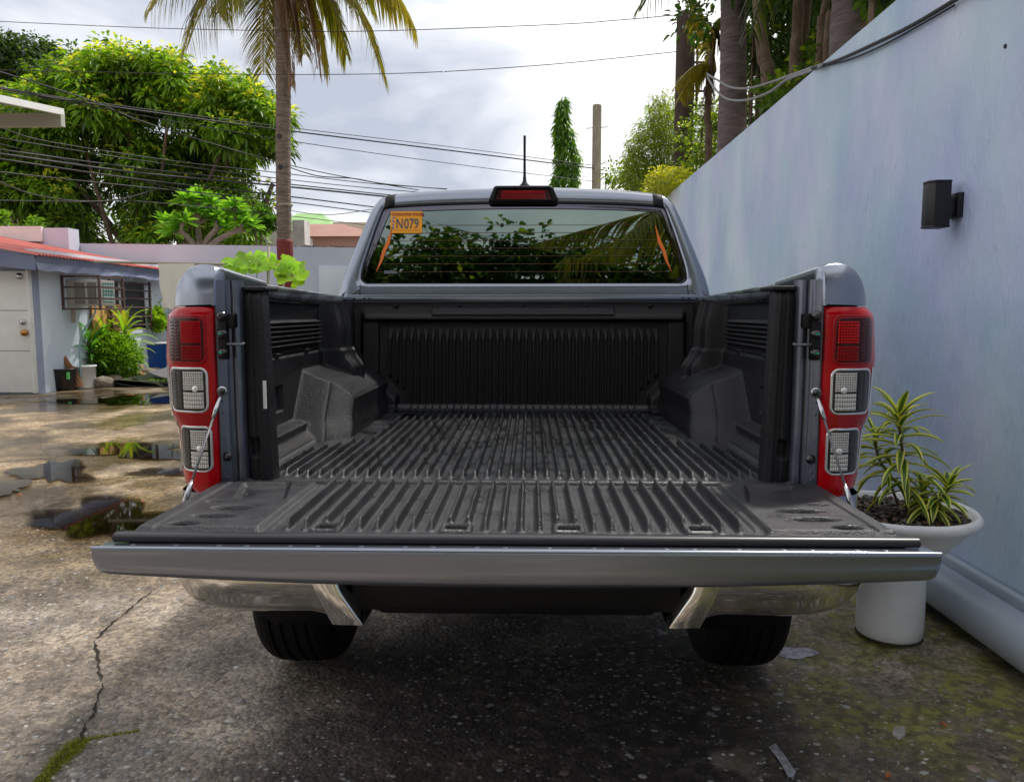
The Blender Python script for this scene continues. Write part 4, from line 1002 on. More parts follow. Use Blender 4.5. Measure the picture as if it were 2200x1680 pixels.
# ceramic band
def inset(loop, fx, fz, z0=1.62): return [(x*fx, z0+(z-z0)*fz) for x, z in loop]
IN = inset(WI, .955, .875)
band = MB().sheet([[(X0+x, backY(z)+.0068, z) for x, z in WI], [(X0+x, backY(z)+.0048, z) for x, z in inset(WI, .978, .94)], [(X0+x, backY(z)+.0044, z) for x, z in IN]])
band.add([(X0+x, backY(z)+.0055, z) for x, z in ((WI[0][0], WI[0][1]), (IN[0][0], IN[0][1]), (IN[-1][0], IN[-1][1]), (WI[-1][0], WI[-1][1]))], [(0, 1, 2, 3)])
band.build('ceramic_band', M['ceramic'], gl, smooth=True)
seal = []
for f_, yo in ((-.012, .005), (0, .0015), (.01, .004)): seal.append([(X0+wx*(1+f_*.6), backY(wz)+yo, 1.62+(wz-1.62)*(1+f_*2)) for wx, wz in WI])
MB().sheet(seal).build('window_seal', M['black'], gl, smooth=True)
# heater lines and orange end bars
def gp(x, z, o_=.0): return (X0+x, backY(z)+.0042-o_, z)
for i in range(7):
    z = 1.505+i*.036; xw = .665-.30*(z-1.505)
    MB().sheet([[gp(-xw, z), gp(0, z, .0008), gp(xw, z)], [gp(-xw, z+.0016), gp(0, z+.0016, .0008), gp(xw, z+.0016)]]).build('heater_line', M['heat'], gl)
for s, _ in sides:
    bar_ = [(.672, 1.505, .000), (.650, 1.560, .012), (.640, 1.600, .016), (.622, 1.640, .018), (.612, 1.680, .008), (.603, 1.718, .001)]
    MB().sheet([[gp(s*(x-wd/2), z, .001), gp(s*(x+wd/2+.001), z, .001)] for x, z, wd in bar_]).build('heater_bus_bar', M['orange_line'], gl)
# small decal
MB().sheet([[gp(-.635, 1.497, .001), gp(-.572, 1.497, .001)], [gp(-.637, 1.512, .001), gp(-.585, 1.512, .001)]]).build('small_decal', M['greydecal'], gl)
# sticker
def text_mesh(name, body, size, loc, m, parent, tilt, sxc=1.0, bold=0.0, align='LEFT'):
    cu = bpy.data.curves.new('t', 'FONT'); cu.body = body; cu.size = size; cu.align_x = align; cu.offset = bold; cu.resolution_u = 4
    to = bpy.data.objects.new('t', cu); COL.objects.link(to); bpy.context.view_layer.update()
    me = bpy.data.meshes.new_from_object(to.evaluated_get(bpy.context.evaluated_depsgraph_get()))
    bpy.data.objects.remove(to); 
    Rm = Matrix.Rotation(math.pi/2-tilt, 3, 'X')
    Vv = [Rm @ Vector((v.co.x*sxc, v.co.y, 0))+Vector(loc) for v in me.vertices]; Fc = [tuple(p_.vertices) for p_ in me.polygons]
    bpy.data.meshes.remove(me)
    return mesh_obj(name, Vv, Fc, m, parent)
tl = math.atan(.24)
sx0, sx1, sz0, sz1 = -.613, -.467, 1.684, 1.786
def sp(x, z, o_): return (X0+x, backY(z)+.0042-o_, z)
st = MB().hexa([sp(sx0, sz0, .001), sp(sx1, sz0, .001), sp(sx1, sz0, 0), sp(sx0, sz0, 0), sp(sx0, sz1, .001), sp(sx1, sz1, .001), sp(sx1, sz1, 0), sp(sx0, sz1, 0)]).build('conduction_sticker', M['orange'], gl)
st['label'] = 'orange sticker reading CONDUCTION STICKER C2 N079'
text_mesh('sticker_heading', 'CONDUCTION STICKER', .0175, sp(sx0+.004, 1.7655, .0018), M['txt_red'], st, tl, .78, .0008)
text_mesh('sticker_number', 'N', .068, sp(sx0+.025, 1.706, .0018), M['txt_grey'], st, tl, .64, .0014)
text_mesh('sticker_number', '079', .068, sp(sx0+.062, 1.706, .0018), M['txt_grey'], st, tl, .68, .0014)
text_mesh('sticker_prefix', 'C', .036, sp(sx0+.007, 1.735, .0018), M['txt_blue'], st, tl, .60, .0008)
text_mesh('sticker_prefix', '2', .036, sp(sx0+.007, 1.703, .0018), M['txt_blue'], st, tl, .60, .0008)
MB().hexa([sp(sx0+.015, 1.696, .0016), sp(sx1-.01, 1.696, .0016), sp(sx1-.01, 1.696, .001), sp(sx0+.015, 1.696, .001), sp(sx0+.015, 1.697, .0016), sp(sx1-.01, 1.697, .0016), sp(sx1-.01, 1.697, .001), sp(sx0+.015, 1.697, .001)]).build('sticker_rule', M['txt_red'], st)

# high brake lamp
hb = []
def ring_rr(x, z0, z1, y, tap):
    return [(X0-x, y, z0), (X0-x*tap, y, z1), (X0+x*tap, y, z1), (X0+x, y, z0)]
hm = MB()
def rrl(xh, zl_, zh, y, tap, r_=.02):
    out = []
    for cx_, cz_, st_ in ((xh-r_, zl_+r_*.6, 270), (xh*tap-r_, zh-r_, 0), (-xh*tap+r_, zh-r_, 90), (-xh+r_, zl_+r_*.6, 180)):
        for q in range(7): a = R(st_+15*q); out.append((X0+cx_+r_*math.cos(a), y, cz_+r_*(.6 if st_ in (270, 180) else 1)*math.sin(a)))
    return out
hr_ = [rrl(.160, 1.823, 1.8995, 3.66, .88), rrl(.160, 1.823, 1.8985, 3.575, .88), rrl(.156, 1.826, 1.8945, 3.566, .88), rrl(.138, 1.830, 1.884, 3.563, .90, .012), rrl(.134, 1.8315, 1.881, 3.574, .90, .011)]
hr_ = [r_+[r_[0]] for r_ in hr_]
hbo = MB().sheet(hr_).build('high_brake_lamp', M['black'], truck, smooth=True)
lr = [rrl(.135, 1.831, 1.882, 3.573, .90, .011), rrl(.130, 1.833, 1.879, 3.568, .90, .010)]
lens = MB().sheet([r_+[r_[0]] for r_ in lr]); lens.add(lr[1], [tuple(range(len(lr[1])))])
lens.build('brake_lens', M['red_dark'], hbo)
mm_ = MB().add([(X0-.105, 3.5675, 1.838), (X0+.105, 3.5675, 1.838), (X0+.098, 3.5675, 1.875), (X0-.098, 3.5675, 1.875)], [(0, 1, 2, 3)]); mm_.build('brake_lens_centre', M['red_in'], hbo)
for i in range(5):
    x = -.07+.035*i; MB().add([(X0+x-.012, 3.567, 1.866), (X0+x+.012, 3.567, 1.866), (X0+x+.010, 3.567, 1.874), (X0+x-.010, 3.567, 1.874)], [(0, 1, 2, 3)]).build('led_cell', M['red_bright'], hbo)
for i in range(6):
    z = 1.836+.0062*i; MB().box(X0-.122, X0+.122, 3.566, 3.5675, z, z+.0012).build('lens_ridge', M['red_dark'], hbo)
# antenna
a0 = atY(1127, 399, 4.0)
an = MB().lathe([(.030, -.01), (.026, .004), (.014, .016), (.009, .030), (.0068, .06), (.0062, .15), (.0066, .25), (.0062, .252), (0, .253)], (a0.x, 4.0, a0.z-.004), 12).build('antenna', M['black'], truck, smooth=True)
# front body: doors, bonnet (seen only from other places)
for s, _ in sides:
    Pd = []
    for y, wv in ((3.46, .905), (3.6, .92), (4.6, .925), (5.2, .925), (6.2, .92), (6.7, .88), (6.95, .78)):
        zt = 1.33 if y < 5.3 else 1.22-(y-5.3)*.06
        Pd.append([(sx(s, wv-.03), y, zt), (sx(s, wv), y, zt-.06), (sx(s, wv+.008), y, .95), (sx(s, wv-.01), y, .62), (sx(s, wv-.06), y, .50)])
    MB().sheet(Pd).build('door_side', M['paint'], truck, smooth=True)
MB().sheet([[(sx(-1, .90), y, z-.02), (sx(-1, .5), y, z+.03), (X0, y, z+.05), (sx(1, .5), y, z+.03), (sx(1, .90), y, z-.02)] for y, z in ((5.1, 1.33), (5.35, 1.27), (6.2, 1.18), (6.8, 1.06), (6.95, .85), (6.97, .5))]).build('bonnet', M['paint'], truck, smooth=True)

# ================================================================== WALL LAMP
ly = atX(2052, 450, WX).y; lz0, lz1 = atY(1990, 492, atX(2052, 450, WX).y).z, atY(1990, 392, atX(2052, 450, WX).y).z
lampw = thing('wall_lamp', (WX, ly, lz0), 'square black up and down lamp on the pale wall', 'lamp')
c45 = .022
def octa(x0, x1, y0, y1, z0, z1, c_):
    pts = [(x0+c_, y0), (x1, y0), (x1, y1), (x0+c_, y1), (x0, y1-c_), (x0, y0+c_)]
    V_ = [(x, y, z0) for x, y in pts]+[(x, y, z1) for x, y in pts]; n_ = len(pts)
    return V_, [(i, (i+1) % n_, n_+(i+1) % n_, n_+i) for i in range(n_)]+[tuple(range(n_-1, -1, -1)), tuple(range(n_, 2*n_))]
MB().add(*octa(1.800, 1.893, ly-.07, ly+.025, lz0+.012, lz1-.012, c45)).build('lamp_body', M['lampblack'], lampw, bevel=.002)
MB().add(*octa(1.799, 1.894, ly-.071, ly+.026, lz1-.011, lz1, c45)).build('lamp_cap', M['lampblack'], lampw, bevel=.002)
MB().add(*octa(1.799, 1.894, ly-.071, ly+.026, lz0, lz0+.011, c45)).build('lamp_cap', M['lampblack'], lampw, bevel=.002)
MB().box(1.893, 1.925, ly-.055, ly+.015, (lz0+lz1)/2-.045, (lz0+lz1)/2+.03).build('lamp_arm', M['lampblack'], lampw, bevel=.003)
MB().box(1.924, WX+.002, ly-.07, ly+.03, (lz0+lz1)/2-.06, (lz0+lz1)/2+.05).build('back_plate', M['lampblack'], lampw, bevel=.003)

# ================================================================== PLANTER
pc = Vector((1.485, 3.08, 0))
pt = thing('bowl_planter', pc, 'white bowl planter on a round white pedestal by the wall', 'planter')
def rough_lathe(prof, c, n_, amp, seed):
    r_ = random.Random(seed); ph = [r_.uniform(0, 6.28) for _ in range(5)]; mb = MB().lathe(prof, c, n_)
    out = []
    for (x, y, z) in mb.v:
        a = math.atan2(y-c[1], x-c[0]); d = amp*(math.sin(3*a+ph[0]+z*9)+.6*math.sin(7*a+ph[1]-z*17)+.4*math.sin(13*a+z*40+ph[2]))
        rr_ = math.hypot(x-c[0], y-c[1])
        if rr_ > .01: q = (rr_+d)/rr_; x, y = c[0]+(x-c[0])*q, c[1]+(y-c[1])*q
        out.append((x, y, z+d*.6))
    mb.v = out; return mb
rough_lathe([(0, .002), (.118, .002), (.125, .012), (.128, .05), (.128, .20), (.126, .27), (.12, .31)], pc, 48, .0012, 2).build('pedestal', M['white_pot'], pt, smooth=True)
RZ = .535
rough_lathe([(.10, .27), (.135, .30), (.18, .36), (.235, .43), (.285, .485), (.305, .497), (.312, .510), (.310, .525), (.300, .535), (.288, .534), (.280, .525), (.268, .500), (.22, .47), (.05, .46)], pc, 64, .0018, 3).build('bowl', M['white_pot'], pt, smooth=True)
rough_lathe([(0, .500), (.15, .498), (.272, .494)], pc, 30, .002, 8).build('soil', M['soil'], pt, smooth=True)
MB().lathe([(.124, .0), (.1285, .0), (.1275, .005), (.125, .008)], pc, 40).build('base_grime', M['soil'], pt, smooth=True)
# pebbles
n = 700; a = RNG.uniform(0, 6.28, n); q = np.sqrt(RNG.uniform(0, 1, n))*.268
px_, py_ = pc.x+q*np.cos(a), pc.y+q*np.sin(a); szp = RNG.uniform(.006, .014, n)
ico = bmesh.new(); bmesh.ops.create_icosphere(ico, subdivisions=1, radius=1); iv = np.array([v.co[:] for v in ico.verts]); it = np.array([[v.index for v in f_.verts] for f_ in ico.faces]); ico.free()
V = iv[None]*(szp[:, None, None]*np.stack([RNG.uniform(.8, 1.4, n), RNG.uniform(.8, 1.2, n), RNG.uniform(.5, .8, n)], 1)[:, None, :])
V = V*(1+RNG.normal(0, .07, V.shape))
V = V+np.stack([px_, py_, .505+RNG.uniform(0, .012, n)], 1)[:, None, :]
pal = np.array([[.10, .06, .045], [.16, .14, .11], [.05, .035, .03], [.28, .24, .18], [.14, .15, .13], [.20, .11, .07]])
cc = pal[RNG.choice(6, n, p=[.3, .15, .28, .09, .1, .08])]
o = mesh_obj('pebbles', V.reshape(-1, 3), (it[None]+(np.arange(n)*len(iv))[:, None, None]).reshape(-1, 3), M['pebble'], None, True, cols=rep(cc, len(iv)))
tag(o, 'brown and grey river pebbles filling the white bowl planter', 'pebbles', kind='stuff')

# variegated dracaena: each leaf a part
def variegated(name, c):
    pass
def strap_leaf(P0, D, ln, wd, dr, parent, cenc=(.045, .10, .012), edgc=(.42, .44, .06), name='leaf', m=None):
    n_ = 8; D = Vector(D).normalized(); s_ = D.cross(Vector((0, 0, 1)))
    s_ = s_.normalized() if s_.length > .05 else Vector((1, 0, 0))
    s_ = (s_+Vector((random.uniform(-.25, .25), random.uniform(-.25, .25), random.uniform(-.3, .3)))).normalized()
    V_ = []; C_ = []; Fc = []; p = Vector(P0); d = D.copy()
    for i in range(n_+1):
        t_ = i/n_; w_ = wd*(math.sin(math.pi*min(1, .14+t_*.86))**.75)*(1-.1*t_)
        nrm = s_.cross(d).normalized()
        for q, hgt, c_ in ((-.5, .22, edgc), (-.27, .07, edgc), (-.25, .07, cenc), (0, 0, cenc), (.25, .07, cenc), (.27, .07, edgc), (.5, .22, edgc)):
            V_.append(p+s_*w_*q+nrm*w_*hgt); C_.append(c_)
        d = (d+Vector((0, 0, -dr*(.35+1.3*t_)/n_))).normalized(); p = p+d*ln/n_
    for i in range(n_):
        for k2 in range(6): Fc.append((i*7+k2, i*7+k2+1, (i+1)*7+k2+1, (i+1)*7+k2))
    return mesh_obj(name, V_, Fc, m or M['leaf_gloss'], parent, True, origin=tuple(P0), cols=np.array(C_))
def dracaena(base, stems, label):
    t_ = thing('dracaena', base, label, 'plant', 'variegated plants in the bowl planter')
    for (pts, n_l, ln, spread) in stems:
        pts = [Vector(p) for p in pts]
        MB().tube(smoothpts(pts, 5), .0055, 8).build('stem', M['trunk'], t_, smooth=True)
        sp_ = smoothpts(pts, 12); top_i = len(sp_)
        for i in range(n_l):
            f_ = i/n_l; p = sp_[int((1-spread+spread*f_)*(top_i-1))]
            az = i*2.4+random.uniform(-.3, .3); el = -.15+1.25*f_**1.6+random.uniform(-.15, .15)
            D = (math.cos(az)*math.cos(el), math.sin(az)*math.cos(el), math.sin(el))
            strap_leaf(p, D, ln*random.uniform(.75, 1.1)*(1-.25*f_), random.uniform(.025, .034), random.uniform(1.0, 2.0)*(1-.4*f_), t_,
                       cenc=(.07*random.uniform(.8, 1.4), .16, .02), edgc=(random.uniform(.68, .80), random.uniform(.70, .78), .14))
    return t_
b0 = pc+Vector((.05, -.05, .50)); 
dracaena(b0, [([atY(1948, 1105, 3.03), atY(1943, 1010, 3.03), atY(1934, 930, 3.04), atY(1930, 890, 3.05)], 50, .215, .80),
              ([atY(1930, 1085, 3.05), atY(1905, 1020, 3.08), atY(1885, 975, 3.12), atY(1878, 930, 3.14)], 28, .19, .7)], 'tall variegated dracaena with yellow edged leaves in the white bowl')
dracaena(pc+Vector((.12, -.12, .50)), [([atY(1985, 1110, 2.96), atY(2005, 1085, 2.95), atY(2028, 1060, 2.95), atY(2040, 1045, 2.95)], 32, .17, .75),
              ([atY(1995, 1110, 2.99), atY(1990, 1080, 3.0), atY(1980, 1050, 3.02)], 20, .11, .7)], 'low variegated dracaena spilling over the right side of the bowl')

# ================================================================== LEFT HOUSE
hx = -8.02; hy0, hy1 = 12.35, 16.9
house = thing('house', (hx-2, hy0+2, 0), 'low pale blue house with red roof and white metal door', 'house')
ez = 2.02
MB().box(hx-.2, hx, hy0+.02, hy1, -.02, 2.35).build('side_wall', M['housewall'], house)
MB().box(hx-4.2, hx-.0, hy0-.16, hy0+.02, -.02, 2.15).build('front_wall', M['housewall_shade'], house)
# fascia
MB().hexa([(hx-4, hy0-.48, 2.42), (hx+.28, hy0-.48, 2.0-.02), (hx+.28, hy0-.45, 1.98), (hx-4, hy0-.45, 2.42), (hx-4, hy0-.48, 2.72), (hx+.28, hy0-.48, 2.22), (hx+.28, hy0-.45, 2.22), (hx-4, hy0-.45, 2.72)]).build('front_fascia', M['fascia'], house)
ff_ = []; 
for i in range(19):
    y = hy0-.45+i*.25; ff_.append([(hx+.30+random.uniform(-.015, .015), y, 1.99+random.uniform(-.02, .02)), (hx+.27+random.uniform(-.02, .02), y, 2.10), (hx+.30, y, 2.205)])
MB().sheet(ff_).build('side_fascia', M['fascia'], house)
# roof sheets, each its own
for i in range(14):
    y0_ = hy0-.52+i*.36; y1_ = y0_+.352; rr_ = []
    for k2 in range(9):
        yy_ = y0_+(y1_-y0_)*k2/8; hh = .022*(k2 % 2)+.003*(i % 2)
        rr_.append([(hx+.36, yy_, 2.205+hh), (hx-2.0, yy_, 2.205+hh+.45), (hx-5.5, yy_, 2.205+hh+1.12)])
    MB().sheet(rr_).build('roof_sheet', M['redroof'], house)
for (y, dx_) in ((12.9, .03), (14.2, .05)): pass
# door
dr_x1 = atY(68, 700, hy0-.2).x; 
door = MB().box(dr_x1-1.0, dr_x1, hy0-.215, hy0-.165, .03, 1.985).build('door', M['white_paint'], house, bevel=.01)
for z in (.70, 1.35): MB().box(dr_x1-.98, dr_x1-.03, hy0-.2165, hy0-.2140, z, z+.012).build('door_groove', M['soffit'], door)
for x in (dr_x1-.03, ): MB().box(x, x+.05, hy0-.235, hy0-.155, .02, 2.0).build('door_edge', M['white_paint'], door, bevel=.008)
MB().lathe([(0, -.04), (.05, -.035), (.055, 0)], (dr_x1-.13, hy0-.215, 1.90), 14, 'y').build('upper_lock', M['steel'], door, smooth=True)
MB().lathe([(0, -.05), (.04, -.045), (.05, -.02), (.045, 0)], (dr_x1-.12, hy0-.215, 1.17), 14, 'y').build('door_lock', M['steel'], door, smooth=True)
MB().box(dr_x1-.20, dr_x1+.05, hy0-.222, hy0-.2145, 1.10, 1.24).build('lock_plate', M['white_paint'], door)
MB().lathe([(0, -.08), (.05, -.07), (.055, -.03), (.03, 0)], (dr_x1-.09, hy0-.215, 1.0), 14, 'y').build('door_knob', M['brass'], door, smooth=True)
# air conditioner
acY0, acY1, acZ0, acZ1 = 13.10, 13.56, 1.44, 1.885
ac = thing('air_conditioner', (hx+.3, 13.3, acZ0), 'cream window air conditioner sticking out of the house wall', 'air conditioner')
MB().box(hx-.0+.005, hx+.60, acY0, acY1, acZ0, acZ1).build('casing', M['ac'], ac, bevel=.01)
for (a, b, c_, d_2) in ((.14, .32, .13, .40), (.37, .52, .13, .40), (.14, .32, .03, .10), (.37, .52, .03, .10)):
    gr_ = MB().box(hx+a, hx+b, acY0-.004, acY0-.001, acZ0+c_, acZ0+d_2).build('side_grille', M['dark'], ac)
    sl_ = MB(); nn = int((b-a)/.016)
    for k2 in range(nn): MB().box(hx+a+.016*k2+.004, hx+a+.016*k2+.009, acY0-.009, acY0-.004, acZ0+c_, acZ0+d_2).build('grille_slat', M['ac'], gr_)
MB().box(hx+.601, hx+.606, acY0+.07, acY1-.06, acZ0+.06, acZ1-.05).build('coil', M['coil'], ac)
for k2 in range(5): MB().box(hx+.607, hx+.612, acY0+.07, acY1-.06, acZ0+.08+.065*k2, acZ0+.095+.065*k2).build('coil_bar', M['coilwhite'], ac)
for k2 in range(4): MB().box(hx+.613, hx+.617, acY0+.09+.08*k2, acY0+.10+.08*k2, acZ0+.06, acZ1-.05).build('coil_bar', M['coilwhite'], ac)
# cage round the unit
cg = thing('window_cage', (hx+.35, 13.3, 1.38), 'brown iron cage around the air conditioner', 'cage')
cy0, cy1, cz0, cz1, cxo = 12.96, 13.72, 1.385, 1.935, hx+.66
for z in (cz0, 1.56, 1.755, cz1):
    MB().bar((hx, cy0, z), (cxo, cy0, z), .03).build('cage_bar', M['iron'], cg)
    MB().bar((cxo, cy0-.02, z), (cxo, cy1+.05, z), .03).build('cage_bar', M['iron'], cg)
for (x, y) in ((hx+.02, cy0), (cxo, cy0), (cxo, cy1)): MB().bar((x, y, cz0-.02), (x, y, cz1+.02), .035).build('cage_post', M['iron'], cg)
for x in (hx+.12, ): MB().bar((x, cy0+.1, 1.15), (x, cy0+.1, cz0), .05).build('cage_bracket', M['bamboo'], cg)
# window with bars beyond
MB().box(hx+.002, hx+.012, 14.35, 15.75, 1.0, 1.93).build('window', M['dark'], house)
wn = bpy.data.objects['window']
for z in (1.08, 1.25, 1.43, 1.60, 1.76, 1.90): MB().bar((hx+.10, 14.2, z), (hx+.10, 15.85, z), .03).build('window_bar', M['iron'], wn)
for y in (14.3, 15.8): MB().bar((hx+.10, y, .95), (hx+.10, y, 1.95), .04).build('window_bar', M['iron'], wn)
MB().box(hx+.013, hx+.02, 14.75, 14.82, 1.0, 1.93).build('window_mullion', M['white_paint'], wn)
tag(MB().hexa([(hx+.05, 13.75, .95), (hx+.05, 14.75, .95), (hx+.08, 14.75, .95), (hx+.08, 13.75, .95), (hx+.02, 13.75, 1.48), (hx+.02, 14.75, 1.48), (hx+.05, 14.75, 1.48), (hx+.05, 13.75, 1.48)]).build('plywood_panel', M['ply']), 'orange plywood sheet under the barred window', 'board')
# hose, tubs, broom
bk = atZ(168, 836, 0); tb = atZ(119, 841, 0)
h0 = Vector((hx+.52, 13.05, 1.43))
tag(MB().tube(smoothpts([h0, h0+Vector((.0, -.05, -.15)), Vector((bk.x+.10, bk.y, .9)), Vector((bk.x+.06, bk.y, .36)), Vector((bk.x+.05, bk.y, .2))]), .014, 8).build('drain_hose', M['hose'], smooth=True), 'pale blue hose hanging from the air conditioner into the white bucket', 'hose')
bu = thing('bucket', (bk.x, bk.y+.2, 0), 'white plastic bucket with the hose running into it', 'bucket')
MB().lathe([(0, .004), (.175, .004), (.18, .02), (.19, .37), (.205, .372), (.205, .40), (.19, .405), (.18, .39), (.17, .05), (0, .05)], (bk.x, bk.y+.2, 0), 32).build('bucket_body', M['whiteplast'], bu, smooth=True)
MB().box(bk.x-.14, bk.x-.07, bk.y+.02, bk.y+.04, .18, .28).build('bucket_label', M['greydecal'], bu)
tu = thing('tub', (tb.x, tb.y+.22, 0), 'black plastic tub against the corner of the house', 'tub')
MB().lathe([(0, .004), (.17, .004), (.19, .03), (.215, .34), (.23, .355), (.225, .375), (.205, .36), (.18, .05), (0, .05)], (tb.x, tb.y+.22, 0), 32).build('tub_body', M['blackplast'], tu, smooth=True)
MB().box(tb.x+.165, tb.x+.205, tb.y+.06, tb.y+.09, .2, .32).build('green_tag', mat('green_tag', (.1, .5, .12), .5), tu)
MB().box(tb.x-.20, tb.x-.17, tb.y+.06, tb.y+.09, .18, .30).build('white_tag', M['white_label'], tu)
br = thing('broom', (tb.x+.08, tb.y+.25, 0), 'straw stick broom standing head down behind the black tub', 'broom')
bt = MB()
for i in range(50):
    a = random.uniform(0, 6.28); q = random.uniform(0, 1)
    bt.tube([(tb.x-.05+.02*math.cos(a), tb.y+.33+.02*math.sin(a), .62), (tb.x-.0+.10*math.cos(a)*q+.06, tb.y+.33+.08*math.sin(a)*q, .33), (tb.x+.15+.16*math.cos(a)*q, tb.y+.33+.08*math.sin(a)*q, .05)], .005, 4, False)
bt.build('bristles', M['straw'], br)['kind'] = 'stuff'
MB().tube([(tb.x-.075, tb.y+.33, .69), (tb.x-.045, tb.y+.33, .60)], .032, 10).build('binding', M['ply'], br)
# planting bed, kerb stones
bed = MB().sheet([[(hx+.0, y, .10), (hx+.7, y, .13+random.uniform(-.02, .02)), (hx+1.3+.5*((y-13.4)/3.4), y, .09), (hx+1.55+.6*((y-13.4)/3.4), y, -.02)] for y in np.linspace(13.35, 17.2, 16)]).build('planting_bed', M['soil'], smooth=True)
tag(bed, 'soil bed with low plants along the house wall', kind='structure')
def stone(c_, sx_, sy_, sz_2, seed, m=None, name='kerb_stone', parent=None):
    r_ = np.random.default_rng(seed); b_ = bmesh.new(); bmesh.ops.create_icosphere(b_, subdivisions=2, radius=1)
    V_ = np.array([v.co[:] for v in b_.verts]); Fc = np.array([[v.index for v in f_.verts] for f_ in b_.faces]); b_.free()
    V_ = np.sign(V_)*np.abs(V_)**.7; V_ = V_*(1+.10*np.sin(V_[:, [1]]*5+seed)+r_.normal(0, .035, V_.shape)); V_ = V_*[sx_, sy_, sz_2]+np.array(c_)
    return mesh_obj(name, V_, Fc, m or M['rock'], parent, True)
ks = [(211, 834, .20), (232, 830, .20), (256, 826, .22), (280, 820, .22), (302, 812, .24), (322, 808, .2)]
for i, (u, v, q) in enumerate(ks):
    p = atZ(u, v, 0); tag(stone((p.x, p.y+.15, .07), q, .16, .12, 20+i), ['dark kerb stone right beside the white bucket', 'second kerb stone from the white bucket', 'third kerb stone from the white bucket', 'kerb stone below the reddish garden plant', 'kerb stone left of the blue drum', 'kerb stone at the foot of the blue drum'][i], 'stone', 'stones edging the planting bed')
# black and grey mats
m0 = atZ(248, 832, 0); 
for i, (dx_, dy_, dz_, w_, m_, lab) in enumerate(((0, 0, .02, 1.5, 'blackplast', 'lowest black rubber mat lying by the planting bed'), (.25, .10, .07, 1.3, 'blackplast', 'middle black mat curling up at its end'), (.42, .35, .14, 1.2, 'mat_grey', 'grey mat lying on top of the black mats'))):
    rws = [[(m0.x+dx_+w_*q, m0.y+dy_+.75*r_, dz_+.12*max(0, .25-q)**1.2*(1+i*.3)*3+.03*r_) for q in np.linspace(0, 1, 12)] for r_ in (0, .5, 1)]
    mbx = MB().sheet(rws); mbx.sheet([[(x, y, z-.02) for x, y, z in r_] for r_ in rws]); mbx.sheet([rws[0], [(x, y, z-.02) for x, y, z in rws[0]]]); mbx.sheet([[r_[0] for r_ in rws], [(r_[0][0], r_[0][1], r_[0][2]-.02) for r_ in rws]])
    tag(mbx.build('rubber_mat', M[m_]), lab, 'mat', 'mats piled by the planting bed')
# blue drum with shrub
bd = atZ(325, 806, 0); bd = Vector((bd.x+.02, bd.y+.1, 0))
dm = thing('drum_planter', bd, 'blue plastic drum with white rim holding a shrub', 'planter')
MB().lathe([(0, .1), (.27, .1), (.28, .13), (.33, .66), (.34, .68), (0, .68)], bd, 32).build('drum', M['blueplast'], dm, smooth=True)
MB().lathe([(.325, .655), (.35, .66), (.352, .70), (.33, .705), (.31, .69)], bd, 32).build('rim', M['whiteplast'], dm, smooth=True)

# ---- foliage helpers
def shrub(name, c_, rad, n_, ln, wd, col, col2, label, cat='shrub', flat=1.0, up_=.5, trunk=True, m='leaf', droop=.25, group=None, clumps=0, stem_h=None, newf=.15, newc=None):
    c_ = Vector(c_); t_ = thing(name, (c_.x, c_.y, stem_h if stem_h is not None else 0), label, cat, group)
    if clumps:
        cc_ = sph(clumps)*RNG.uniform(.45, 1.0, (clumps, 1))**.6*np.array(rad)*.85; ci = RNG.integers(0, clumps, n_)
        dd = sph(n_); rr_ = np.mean(rad)*.30*RNG.uniform(.2, 1, (n_, 1)); P_ = cc_[ci]+dd*rr_
        D_ = dd+cc_[ci]/np.linalg.norm(cc_[ci], axis=1, keepdims=True)*.6
        new = (dd[:, 2] > .3) & (RNG.uniform(0, 1, n_) < newf*2.2)
    else:
        dd = sph(n_); q = RNG.uniform(0, 1, (n_, 1))**.45; P_ = dd*q*np.array(rad); D_ = dd+RNG.normal(0, .35, (n_, 3)); new = RNG.uniform(0, 1, n_) < newf
    P_ = P_+np.array(c_); D_ = D_+np.array([0, 0, up_])
    ok = P_[:, 2] > (stem_h or 0)+.02; P_, D_, new = P_[ok], D_[ok], new[ok]; n_ = len(P_)
    V_, Fc = leaves(P_, D_, RNG.uniform(.7, 1.2, n_)*ln, wd*RNG.uniform(.8, 1.15, n_), droop)
    mixv = RNG.uniform(0, 1, (n_, 1)); C_ = np.array(col)*(1-mixv)+np.array(col2)*mixv
    if newc is not None: C_[new] = np.array(newc)*RNG.uniform(.8, 1.15, (new.sum(), 1))
    mesh_obj('foliage', V_, Fc, M[m], t_, False, cols=rep(C_, 8))
    if trunk:
        st_ = MB()
        for i in range(5):
            a = random.uniform(0, 6.28); st_.tube([(c_.x+.03*math.cos(a), c_.y+.03*math.sin(a), (stem_h or 0)), (c_.x+.3*rad[0]*math.cos(a), c_.y+.3*rad[1]*math.sin(a), c_.z-.2*rad[2]), (c_.x+.6*rad[0]*math.cos(a), c_.y+.6*rad[1]*math.sin(a), c_.z+.4*rad[2])], [.02, .015, .008], 6)
        st_.build('stems', M['trunk'], t_, smooth=True)
    return t_
p = atY(240, 738, 14.0)
shrub('round_bush', (p.x, 14.0, .50), (.52, .45, .46), 6500, .075, .03, (.08, .20, .015), (.20, .40, .03), 'dense round green bush in front of the plywood sheet', newf=.25, newc=(.34, .54, .04))
shrub('drum_shrub', (bd.x-.05, bd.y, 1.12), (.45, .4, .34), 3800, .075, .04, (.20, .38, .03), (.38, .58, .05), 'light green small leaved shrub in the blue drum', stem_h=.7, clumps=14)
